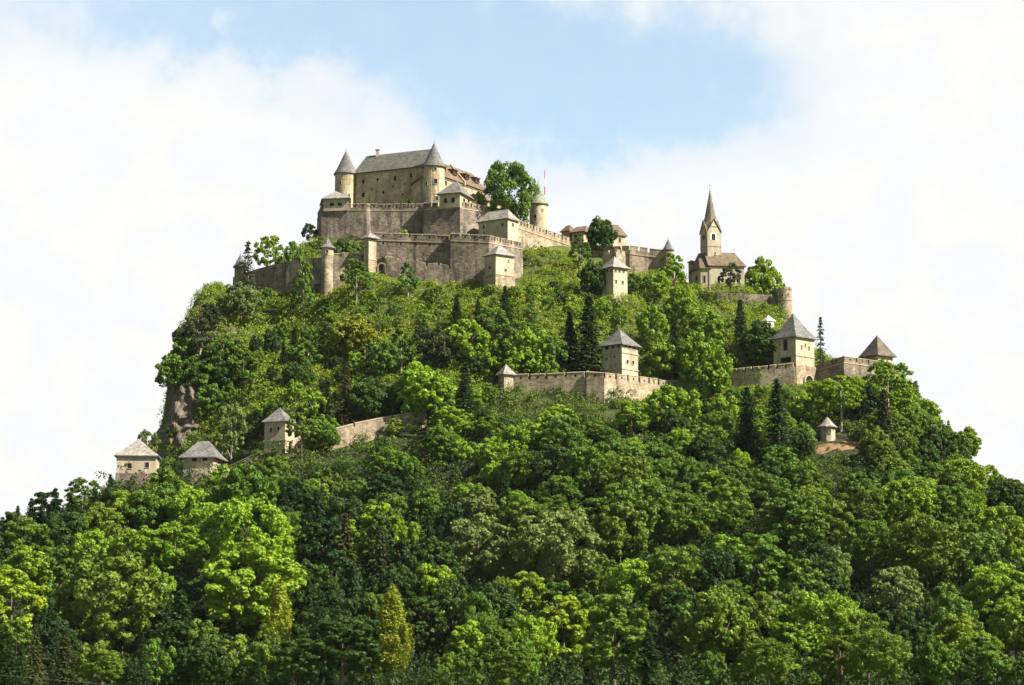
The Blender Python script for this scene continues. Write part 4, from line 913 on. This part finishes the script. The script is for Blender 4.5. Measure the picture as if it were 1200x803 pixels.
def plant(base, H, W, kind, colr, hand=False):
    cm, tm, h0, w0 = trng.choice(PROTO[kind]); name = SPEC[kind][0]
    r = bpy.data.objects.new(name, None); COL.objects.link(r); r.location = base; r.empty_display_size = 1
    r.rotation_euler = (0, 0, trng.uniform(0, 6.28)); sx = W/w0; r.scale = (sx, sx, H/h0)
    tr = bpy.data.objects.new('trunk', tm); COL.objects.link(tr); tr.parent = r
    cr = bpy.data.objects.new('crown', cm); COL.objects.link(cr); cr.parent = r
    c = PAL[colr]; v = trng.uniform(.88, 1.14); cr.color = (c[0]*v*trng.uniform(.93, 1.07), c[1]*v, c[2]*v*trng.uniform(.85, 1.2), 1)
    top = proj(base+Vector((0, 0, H))); bot = proj(base); mid = proj(base+Vector((0, 0, H*.6)))
    TREES.append(dict(o=r, x=base.x, y=base.y, z=base.z, H=H, W=W, kind=kind, col=colr, px=mid[0], py=mid[1], top=top[1], bot=bot[1], wpx=W/mpp(base), hand=hand))
    return r
ASP = dict(round=1.2, tall=1.6, dense=1.15, small=1.2, slim=1.9, airy=1.5, column=2.8, spruce=2.0, thinspruce=2.6, pine=1.8)
def by_px(px, top, bot, wpx, kind, colr, y=None):
    """stand a tree on the slope below its visible crown, tall enough to reach its top in the photo"""
    strict = y is not None and (y >= 765 or y % 1 == .5)
    if y is None:
        b = hit(px, bot) or hit(px, bot+6) or hit(px, bot+14)
        if b is None: return
        y = b.y
    for yy in np.arange(y, y-(10 if strict else 45), -1.0):
        d = ray(px, (top+bot)/2); x = d.x*yy/d.y; b = Vector((x, yy, H1(x, yy))); H = zat(top, yy)-b.z; W = wpx*mpp(at(px, top, yy))*(1.2 if 'spruce' in kind else 1)
        if H >= ASP[kind]*W*.95: break
    plant(b, max(H, W), W, kind, colr, True)
HAND = [
 # summit and ramparts
 (597, 190, 262, 62, 'round', 'mid', 803), (705, 255, 300, 34, 'dense', 'deep', 812), (290, 281, 345, 27, 'thinspruce', 'brownish', 770), (314, 277, 325, 33, 'airy', 'lime', 782), (345, 283, 318, 23, 'small', 'mid', 775),
 (363, 262, 300, 20, 'small', 'dark', 802), (478, 233, 246, 22, 'small', 'deep', 810), (505, 243, 246, 8, 'small', 'lime', 808), (562, 225, 246, 10, 'small', 'lime', 800),
 (356, 300, 356, 27, 'slim', 'mid', 752), (418, 303, 358, 36, 'airy', 'mid', None), (478, 308, 352, 22, 'slim', 'mid', None), (395, 283, 302, 26, 'small', 'deep', 770), (412, 285, 302, 24, 'small', 'olive', 772),
 (470, 270, 288, 26, 'small', 'lime', 777), (680, 279, 318, 30, 'airy', 'mid', 782), (694, 305, 352, 32, 'dense', 'deep', None), (740, 320, 352, 24, 'small', 'mid', 770), (790, 296, 350, 30, 'slim', 'bright', 790), (772, 318, 356, 26, 'small', 'bright', None),
 (284, 332, 372, 44, 'small', 'pale', 764), (247, 356, 394, 25, 'small', 'dark', 752), (234, 372, 420, 28, 'slim', 'brownish', 744), (262, 345, 380, 24, 'small', 'mid', 768), (215, 395, 440, 34, 'small', 'mid', 735), (196, 425, 462, 30, 'airy', 'pale', 722), (205, 415, 470, 44, 'small', 'mid', 718), (228, 420, 470, 40, 'small', 'deep', 716),
 (262, 392, 430, 34, 'small', 'mid', None), (249, 405, 440, 36, 'small', 'deep', None), (275, 398, 430, 30, 'small', 'olive', None), (286, 412, 450, 36, 'small', 'mid', None), (238, 425, 465, 38, 'small', 'mid', None), (262, 425, 465, 34, 'dense', 'deep', None), (245, 450, 490, 36, 'small', 'mid', None),
 (413, 368, 412, 52, 'dense', 'gold', None), (893, 304, 356, 48, 'dense', 'bright', 800), (855.7, 311, 352, 24, 'pine', 'brownish', 768), (962, 370, 430, 18, 'thinspruce', 'spruce', 722),
 (550, 374, 432, 48, 'small', 'bright', None), (592, 334, 388, 24, 'spruce', 'spruce', None), (545, 424, 505, 34, 'spruce', 'spruce', None), (690, 345, 446, 46, 'spruce', 'spruce', 712), (668, 365, 440, 30, 'spruce', 'dark', 716), (535, 345, 385, 20, 'spruce', 'dark', None),
 (560, 350, 390, 16, 'spruce', 'spruce', None), (625, 384, 440, 44, 'small', 'bright', None), (650, 395, 440, 34, 'small', 'mid', None), (595, 385, 440, 36, 'small', 'olive', None), (610, 405, 442, 40, 'small', 'bright', None), (640, 415, 444, 30, 'small', 'bright', 700.5), (580, 360, 410, 40, 'small', 'mid', None),
 (496, 424, 500, 68, 'dense', 'bright', 702), (430, 445, 522, 44, 'dense', 'deep', 684.5), (405, 428, 490, 32, 'spruce', 'brownish', 691.5), (450, 400, 450, 34, 'small', 'mid', None), (470, 385, 440, 30, 'slim', 'mid', None), (515, 385, 440, 38, 'small', 'brownish', None),
 (366, 455, 502, 27, 'slim', 'bright', 686.5), (271, 474, 545, 32, 'slim', 'pale', 672), (354, 486, 545, 36, 'pine', 'olive', 655),  (173, 505, 560, 28, 'airy', 'pale', 676),
 (824, 390, 458, 62, 'dense', 'bright', 706), (830, 362, 405, 44, 'dense', 'bright', None), (868, 350, 420, 26, 'spruce', 'spruce', None), (893, 378, 426, 56, 'dense', 'deep', 733), (780, 400, 450, 40, 'small', 'bright', None), (765, 360, 410, 36, 'small', 'bright', None), (800, 335, 390, 40, 'small', 'bright', None), (790, 372, 415, 30, 'spruce', 'dark', None),
 (876, 452, 530, 38, 'spruce', 'spruce', None), (911, 443, 532, 48, 'spruce', 'spruce', None), (823, 442, 500, 20, 'spruce', 'dark', None), (1041, 424, 478, 54, 'airy', 'bright', 700), (985, 440, 502, 46, 'airy', 'bright', 699), (1018, 452, 500, 32, 'small', 'dark', None), (1036, 455, 510, 34, 'spruce', 'brownish', 688),
 (1074, 445, 482, 16, 'thinspruce', 'pale', 708), (1131, 510, 545, 18, 'airy', 'mid', 692), (1112, 492, 535, 16, 'thinspruce', 'mid', 696), (1085, 470, 515, 36, 'small', 'bright', 702), (1160, 545, 590, 36, 'small', 'bright', 684), (1180, 560, 620, 60, 'dense', 'deep', 672), (1103, 500, 560, 44, 'small', 'deep', 675), (1060, 455, 505, 40, 'small', 'bright', 694),
 (945, 460, 500, 36, 'small', 'bright', None), (960, 445, 495, 34, 'small', 'bright', None), (775, 452, 500, 46, 'small', 'bright', None), (805, 455, 505, 40, 'small', 'bright', None), (850, 462, 510, 36, 'small', 'bright', None), (740, 470, 510, 36, 'small', 'bright', None),
 # lower left
 (36, 583, 650, 26, 'spruce', 'dark', 642), (48, 590, 650, 24, 'spruce', 'spruce', 640), (82, 580, 640, 24, 'spruce', 'dark', 648), (112, 572, 620, 20, 'spruce', 'spruce', 652),
 (20, 592, 650, 24, 'spruce', 'dark', 640), (64, 571, 640, 34, 'spruce', 'dark', 645), (2, 605, 660, 30, 'spruce', 'spruce', 640), (97, 561, 628, 40, 'airy', 'mid', 648), (129, 555, 600, 20, 'spruce', 'dark', 655),
 (12, 668, 790, 68, 'tall', 'lime', 520), (30, 606, 700, 62, 'round', 'mid', 590), (78, 600, 690, 60, 'round', 'deep', 600), (30, 640, 760, 62, 'tall', 'bright', 545), (130, 648, 800, 118, 'round', 'olive', 525), (160, 618, 710, 62, 'round', 'bright', 585), (205, 612, 710, 66, 'round', 'bright', 585),
 (105, 620, 720, 56, 'round', 'bright', 580), (60, 640, 770, 50, 'tall', 'mid', 550), (190, 548, 606, 56, 'small', 'olive', 643), (150, 575, 620, 50, 'small', 'lime', 640), (175, 570, 640, 56, 'dense', 'mid', 634), (225, 570, 640, 56, 'dense', 'bright', 630), (258, 545, 600, 40, 'small', 'bright', 644), (290, 545, 618, 72, 'dense', 'mid', 640), (120, 590, 650, 60, 'dense', 'olive', 636),
 (290, 585, 710, 100, 'round', 'bright', 590), (255, 590, 680, 60, 'round', 'bright', 605), (300, 634, 790, 112, 'round', 'bright', 535), (335, 600, 700, 60, 'round', 'mid', 590), (327, 683, 812, 42, 'column', 'yellow', 464), (120, 762, 850, 44, 'tall', 'olive', 462), (275, 744, 850, 40, 'airy', 'lime', 462), (240, 755, 850, 34, 'tall', 'olive', 460),
 (40, 735, 840, 34, 'spruce', 'brownish', 470), (10, 745, 840, 34, 'spruce', 'spruce', 470), (75, 735, 840, 36, 'spruce', 'brownish', 475), (210, 690, 830, 60, 'spruce', 'spruce', 500), (180, 740, 840, 46, 'spruce', 'dark', 478), (230, 680, 800, 50, 'tall', 'teal', 525),
 # lower middle
 (404, 600, 730, 46, 'spruce', 'brownish', 570), (445, 620, 740, 44, 'spruce', 'brownish', 565), (370, 572, 680, 44, 'spruce', 'dark', 600), (500, 600, 730, 40, 'spruce', 'spruce', 575), (515, 615, 770, 34, 'spruce', 'spruce', 555), (460, 688, 812, 50, 'column', 'yellow', 480), (400, 725, 850, 86, 'tall', 'teal', 468), (345, 760, 850, 60, 'tall', 'deep', 462),
 (490, 700, 800, 56, 'tall', 'deep', 505), (497, 572, 640, 44, 'dense', 'mid', 618), (560, 604, 690, 78, 'round', 'pale', 590), (655, 597, 730, 96, 'round', 'pale', 575), (615, 585, 660, 56, 'round', 'olive', 612), (560, 574, 640, 46, 'dense', 'pale', 622), (620, 670, 740, 44, 'tall', 'lime', 555), (562, 700, 770, 32, 'airy', 'pale', 535),
 (548, 728, 830, 48, 'tall', 'bright', 478), (583, 735, 850, 40, 'tall', 'olive', 470), (625, 722, 850, 56, 'round', 'bright', 475), (662, 698, 820, 66, 'tall', 'lime', 500), (720, 695, 840, 78, 'tall', 'olive', 485), (700, 650, 750, 50, 'round', 'olive', 555), (745, 655, 760, 64, 'round', 'bright', 545), (600, 770, 860, 50, 'tall', 'olive', 455),
 (690, 520, 610, 70, 'round', 'mid', 640), (660, 488, 560, 60, 'round', 'mid', 655), (610, 495, 560, 52, 'dense', 'bright', 655), (650, 520, 600, 60, 'round', 'deep', 640), (735, 535, 630, 70, 'round', 'olive', 630), (750, 560, 660, 84, 'round', 'mid', 610), (725, 590, 690, 76, 'round', 'olive', 595),
 # lower right
 (800, 575, 680, 70, 'round', 'olive', 605), (790, 640, 750, 80, 'round', 'olive', 560), (850, 570, 660, 62, 'round', 'mid', 612), (892, 625, 770, 66, 'tall', 'mid', 548), (840, 695, 850, 92, 'round', 'olive', 482), (800, 690, 830, 50, 'tall', 'deep', 505), (930, 575, 700, 66, 'tall', 'mid', 592), (965, 585, 700, 60, 'round', 'olive', 590), (905, 588, 660, 40, 'tall', 'pale', 610),
 (960, 694, 820, 94, 'round', 'bright', 500), (925, 730, 840, 46, 'tall', 'bright', 482), (985, 745, 850, 50, 'tall', 'olive', 472), (1052, 664, 790, 56, 'airy', 'pale', 525), (1020, 610, 740, 70, 'round', 'mid', 565), (1085, 605, 740, 90, 'round', 'olive', 568), (1130, 610, 740, 80, 'round', 'mid', 570), (1175, 590, 700, 70, 'round', 'bright', 590), (1170, 660, 780, 70, 'round', 'bright', 540),
 (1120, 720, 830, 50, 'tall', 'lime', 492), (1080, 730, 850, 44, 'tall', 'deep', 478), (1150, 740, 850, 56, 'round', 'bright', 475), (1190, 700, 820, 60, 'round', 'bright', 505), (1030, 760, 860, 70, 'round', 'olive', 462), (900, 765, 860, 60, 'round', 'olive', 460), (760, 740, 850, 50, 'spruce', 'dark', 478), (1060, 560, 650, 64, 'round', 'bright', 620), (1110, 570, 660, 60, 'round', 'mid', 615),
]
for row in HAND: by_px(*row)
nhand = len(TREES)

# what must stay open to view: (x0, y0, x1, y1) in photo pixels and the distance of the thing that shows there
OPEN = [(375, 160, 600, 280, 815), (560, 245, 640, 300, 785), (440, 268, 612, 326, 755), (527, 275, 615, 332, 748), (640, 255, 800, 305, 800), (704, 300, 740, 347, 745), (805, 220, 872, 342, 780), (805, 220, 932, 352, 770),
        (700, 384, 752, 440, 688), (584, 426, 760, 460, 680), (903, 366, 1045, 440, 702), (845, 430, 960, 448, 702), (957, 485, 1012, 545, 670), (135, 512, 188, 562, 648), (212, 515, 260, 556, 650), (305, 476, 346, 522, 655),
        (186, 458, 226, 530, 690), (330, 308, 375, 330, 760), (372, 278, 394, 340, 752), (424, 270, 444, 315, 756), (890, 368, 906, 380, 735), (340, 496, 430, 548, 664), (430, 484, 502, 506, 676), (528, 545, 554, 562, 640), (84, 640, 112, 680, 600)]
OPEN2 = [(t['px']-.36*t['wpx'], t['top']+2, t['px']+.36*t['wpx'], t['top']+.85*t['wpx'], t['y']) for t in TREES if t['top'] > 540 and t['wpx'] > 38 and 'spruce' not in t['kind'] or t['kind'] == 'column']
def blocked(b, H, W):
    x, top = proj(b+Vector((0, 0, H))); hw = W/mpp(b)/2; _, bt = proj(b)
    for x0, y0, x1, y1, d in OPEN+OPEN2:
        if b.y < d+1 and x+hw*.75 > x0 and x-hw*.75 < x1 and top < y1 and bt > y0: return True
    return False
def crowded(b, W, f=.5):
    for t in TREES:
        if abs(t['y']-b.y) < 20 and (t['x']-b.x)**2+(t['y']-b.y)**2 < (f*(t['W']+W)/1.0*.5)**2*1.6: return True
    return False
FOOT = [(p[0], p[1]) for p in cp]
def fill(n, px0, px1, py0, py1, hr, wr, kinds, cols, f=.55, tries=40):
    k = 0
    for _ in range(n*tries):
        if k >= n: break
        px, py = trng.uniform(px0, px1), trng.uniform(py0, py1); b = hit(px, py)
        if b is None or b.y > 800: continue
        H = trng.uniform(*hr); W = H*trng.uniform(*wr)
        if blocked(b, H, W) or crowded(b, W, f): continue
        kd = trng.choice(kinds)
        if 'spruce' in kd: W *= .68
        plant(b, H, W, kd, 'spruce' if kd == 'spruce' and trng.random() < .7 else trng.choice(cols) if kd != 'spruce' else 'dark'); k += 1
B_, M_, D_ = 'bright', 'mid', 'deep'
# lower forest, near to far
fill(50, -40, 500, 765, 870, (14, 23), (.4, .6), ['tall', 'spruce', 'spruce', 'tall'], ['teal', D_, 'teal', 'dark', D_, 'olive'])
fill(30, 460, 1240, 775, 870, (14, 22), (.45, .7), ['tall', 'round', 'tall'], ['olive', M_, 'dark', D_, 'teal'])
fill(32, -30, 560, 680, 770, (15, 23), (.42, .66), ['tall', 'tall', 'spruce', 'spruce', 'tall'], [D_, D_, 'teal', 'dark', B_])
fill(30, 560, 1240, 690, 770, (14, 21), (.5, .75), ['round', 'tall', 'tall'], ['olive', M_, D_, 'teal', 'pale', 'dark'])
fill(22, 30, 600, 610, 690, (12, 17), (.6, .9), ['round', 'tall', 'spruce', 'round'], [M_, D_, 'dark', 'teal', B_])
fill(34, 560, 1220, 590, 690, (12, 16), (.65, .95), ['round', 'round', 'tall'], ['olive', M_, M_, 'olive', B_])
fill(85, 320, 1180, 512, 612, (8, 13), (.75, 1.05), ['dense', 'small', 'round', 'dense'], [M_, 'olive', B_, M_, D_], f=.46)
fill(34, 1030, 1240, 445, 640, (4.5, 8), (.7, 1.0), ['small', 'dense', 'slim', 'small'], [M_, B_, D_, 'olive', B_], f=.45)
# upper slope: small trees and bushes
fill(95, 200, 590, 400, 520, (5.5, 10), (.6, .95), ['small', 'small', 'slim', 'dense', 'spruce'], [M_, D_, M_, 'olive', B_, 'teal'], f=.42)
fill(60, 270, 700, 345, 410, (3, 5.5), (.7, 1.1), ['small', 'small', 'slim'], [B_, M_, 'lime', M_])
fill(40, 600, 930, 340, 440, (4, 8), (.65, 1.0), ['small', 'small', 'slim'], [B_, B_, M_, D_])
fill(40, 760, 1130, 455, 540, (4, 8), (.7, 1.0), ['small', 'small', 'dense'], [B_, B_, M_, 'lime'])
for _ in range(64):                                      # understory along the near edge of the wood
    px = trng.uniform(-30, 1240); y = trng.uniform(418, 456); d = ray(px, 800); b = Vector((d.x*y/d.y, y, H1(d.x*y/d.y, y)))
    H = zat(trng.uniform(742, 800), y)-b.z; kd = trng.choice(['tall', 'spruce', 'small', 'small', 'dense'] if px < 480 else ['tall', 'small', 'small', 'dense'])
    W = H*trng.uniform(.65, .95)*(.6 if kd == 'spruce' else 1)
    if H < 3 or crowded(b, W, .45): continue
    plant(b, H, W, kd, 'spruce' if kd == 'spruce' else trng.choice([M_, D_, 'olive', 'olive', 'teal']))


# ------------------------------------------------------------------ stuff: undergrowth on the slope, and the woodland mass between the single trees
def scatter(n, px0, px1, py0, py1, guard=None):
    out = []
    while len(out) < n:
        px, py = trng.uniform(px0, px1), trng.uniform(py0, py1); b = hit(px, py)
        if b is None: 
            n -= 1; continue
        out.append(b)
    return out
rng = np.random.default_rng(77)
def tuft_mesh(name, label, places, rr, k, size, color, up=.5, hz=.35, cat='undergrowth', rise=0):
    c = np.array([tuple(p) for p in places]); r = rng.uniform(rr[0], rr[1], len(c)); c[:, 2] += r*hz+rng.uniform(0, 1, len(c))*rise
    Q = leaf_quads(c, r, k, size, rng, up=up, squash=.8); me = quads_mesh(name, Q, MT['leafstuff'])
    o = bpy.data.objects.new(name, me); COL.objects.link(o); o.color = color+(1,); return tag(o, label, cat, kind='stuff')
FACES = [(704, 300, 740, 346, 745), (584, 426, 760, 460, 681), (903, 366, 956, 447, 702), (955, 412, 1035, 446, 704), (957, 487, 984, 526, 655), (955, 490, 986, 540, 668), (976, 514, 1008, 540, 668), (845, 430, 960, 450, 702), (135, 512, 188, 565, 648), (212, 515, 260, 562, 650),
         (305, 476, 346, 527, 655), (186, 458, 226, 545, 690), (338, 500, 428, 544, 664), (430, 485, 500, 520, 678), (528, 546, 554, 566, 640), (805, 220, 874, 343, 781), (805, 220, 932, 347, 772), (440, 268, 612, 324, 753), (372, 278, 394, 338, 753), (606, 255, 670, 284, 790)]
world_pts = []
while len(world_pts) < 21000:
    x, y = trng.uniform(-210, 210), trng.uniform(560, 800); z = H1(x, y)
    pp = proj((x, y, z))
    if z < 15 or not (-30 < pp[0] < 1230): continue
    if any(x0-2 < pp[0] < x1+2 and y0 < pp[1] < y1 and y < d for x0, y0, x1, y1, d in FACES): continue
    if (y > 756 and 372 < pp[0] < 614 and z > 130) or y > 812: continue
    world_pts.append(Vector((x, y, z)))
for _ in range(3600):                                    # steep faces too
    pp = (trng.uniform(188, 1180), trng.uniform(335, 620)); b = hit(*pp)
    if b is None or b.y > 812 or (b.y > 756 and 372 < pp[0] < 614) or any(x0-2 < pp[0] < x1+2 and y0 < pp[1] < y1 and b.y < d for x0, y0, x1, y1, d in FACES): continue
    world_pts.append(b)
floor_ = []
for _ in range(3000):                                    # and the floor of the wood
    b = hit(trng.uniform(-10, 1210), trng.uniform(560, 790))
    if b is not None and b.y > 470: floor_.append(b)
up_ = [p for p in world_pts if p.y > 690]; lo_ = [p for p in world_pts if p.y <= 690]
tuft_mesh('undergrowth', 'bright low scrub covering the upper slope below the ramparts', up_, (1.0, 2.7), 64, .26, (.155, .215, .014))
tufts = [b for b in (hit(trng.uniform(962, 1012), trng.uniform(512, 540)) for _ in range(90)) if b is not None and trng.random() < (.25 if abs(proj(b)[0]-984) < 20 else .8)]
tuft_mesh('weeds', 'low weeds growing in from the edges of the bare earth patch', tufts, (.35, .9), 40, .2, (.12, .16, .012))
tuft_mesh('ground_cover', 'dense green bushes filling the lower slope between the trees', lo_[::2], (1.2, 2.8), 64, .30, (.066, .108, .012), rise=1.5)
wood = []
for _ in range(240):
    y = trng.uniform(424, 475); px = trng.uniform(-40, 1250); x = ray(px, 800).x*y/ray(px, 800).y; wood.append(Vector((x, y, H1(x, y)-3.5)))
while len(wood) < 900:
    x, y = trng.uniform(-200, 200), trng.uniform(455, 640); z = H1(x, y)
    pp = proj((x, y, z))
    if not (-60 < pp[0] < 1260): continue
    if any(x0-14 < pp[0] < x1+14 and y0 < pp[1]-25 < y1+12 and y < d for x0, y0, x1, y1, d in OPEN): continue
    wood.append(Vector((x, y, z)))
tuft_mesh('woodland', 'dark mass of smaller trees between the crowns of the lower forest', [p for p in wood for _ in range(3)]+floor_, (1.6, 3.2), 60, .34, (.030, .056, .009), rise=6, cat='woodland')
ivy = []
for px0, px1, py0, py1, y, n in ((350, 378, 268, 300, 790, 60), (340, 432, 526, 550, 0, 70), (398, 428, 280, 296, 768, 30), (445, 500, 284, 300, 764, 26), (300, 380, 322, 345, 764, 60), (590, 640, 290, 318, 776, 40), (455, 500, 305, 322, 757, 26)):
    for _ in range(n):
        p = hit(trng.uniform(px0, px1), trng.uniform(py0, py1))
        if p is not None: ivy.append(p)
tuft_mesh('shrubbery', 'dark shrubs and creepers growing along the feet of the ramparts', ivy, (.7, 1.5), 70, .28, (.06, .085, .014), cat='shrubbery')

# power line low across the bottom left corner
b = MB(); p0, p1 = at(-60, 786, 300), at(420, 822, 300); pts = []
for k in range(25):
    f = k/24; p = p0.lerp(p1, f); pts.append((p.x, p.y, p.z-1.2*4*f*(1-f)*.25))
b.tube(pts, [.045]*25, 6); o = b.build('power_cable', MT['iron']); tag(o, 'thin grey power cable sagging across the bottom left corner', 'cable')

# ------------------------------------------------------------------ labels that tell the trees apart
MARKS = [('the great summit tree', 597, 225), ('the egg-shaped tree', 705, 275), ('the buttress turret', 383, 310), ('the bastion house', 586, 312), ('the white slope tower', 720, 325),
         ('the church', 842, 310), ('the round bastion', 920, 350), ('the pale gate tower', 930, 410), ('the dark gate bastion', 995, 435), ('the round watch house', 971, 502), ('the grey-roofed tower', 727, 415),
         ('the slope wall turret', 593, 445), ('the golden-topped tree', 413, 390), ('the sunlit left tower', 325, 505), ('the cream gatehouse', 160, 540), ('the grey gatehouse', 236, 540), ('the grey cliff', 212, 500),
         ('the yellow birch', 327, 745), ('the yellow larch', 460, 745), ('the big pale round tree', 655, 645), ('the forest rock face', 541, 558), ('the rock outcrop', 100, 655), ('the white-stemmed tree', 1052, 715),
         ('the bright bottom-right tree', 960, 740), ('the bottom left corner', 30, 780), ('the right skyline', 1120, 520), ('the right edge', 1180, 680), ('the left skyline', 60, 590), ('the gate wall', 880, 450), ('the path wall', 430, 500)]
def side(t, mx, my):
    dx, dy = t['px']-mx, t['py']-my
    if abs(dx) < 16 and abs(dy) < 16: return 'beside'
    if abs(dx) > 2.2*abs(dy): return 'left of' if dx < 0 else 'right of'
    if abs(dy) > 2.2*abs(dx): return 'above' if dy < 0 else 'below'
    return ('up left of' if dx < 0 else 'up right of') if dy < 0 else ('down left of' if dx < 0 else 'down right of')
ORD = ['leftmost', 'second from left', 'third from left', 'fourth from left', 'fifth from left', 'sixth from left', 'seventh from left', 'eighth from left', 'ninth from left', 'tenth from left']
byl = {}
for t in TREES:
    name, word = SPEC[t['kind']]; colw = COLW[t['col']]
    noun = 'tree' if t['kind'] not in ('spruce', 'thinspruce', 'pine') else ''
    mname, mx, my = min(MARKS, key=lambda m_: (m_[1]-t['px'])**2+(m_[2]-t['py'])**2)
    L = ' '.join(f"{colw} {word} {noun}".split())
    t['base'] = f"{L} {side(t, mx, my)} {mname}"
    byl.setdefault(t['base'], []).append(t)
for L, ts in byl.items():
    ts.sort(key=lambda t: t['px'])
    for i, t in enumerate(ts):
        if len(ts) == 1: lab = L
        elif len(ts) == 2: lab = ('left-hand ' if i == 0 else 'right-hand ')+L
        else: lab = (ORD[i] if i < len(ts)-1 else 'rightmost')+f" {L}"
        t['o']['label'] = lab
        t['o']['category'] = {'spruce': 'conifer', 'thinspruce': 'conifer', 'pine': 'pine'}.get(t['kind'], 'tree')
        t['o']['group'] = {'broadleaf_tree': 'broadleaf trees of the lower forest', 'small_tree': 'small trees on the slope', 'spruce_tree': 'spruces on the hill', 'young_spruce': 'thin spruces on the skyline', 'pine_tree': 'pines by the walls',
                           'birch_tree': 'yellow columnar trees at the bottom', 'airy_tree': 'loose-crowned trees', 'dense_tree': 'dense round trees'}[SPEC[t['kind']][0]]
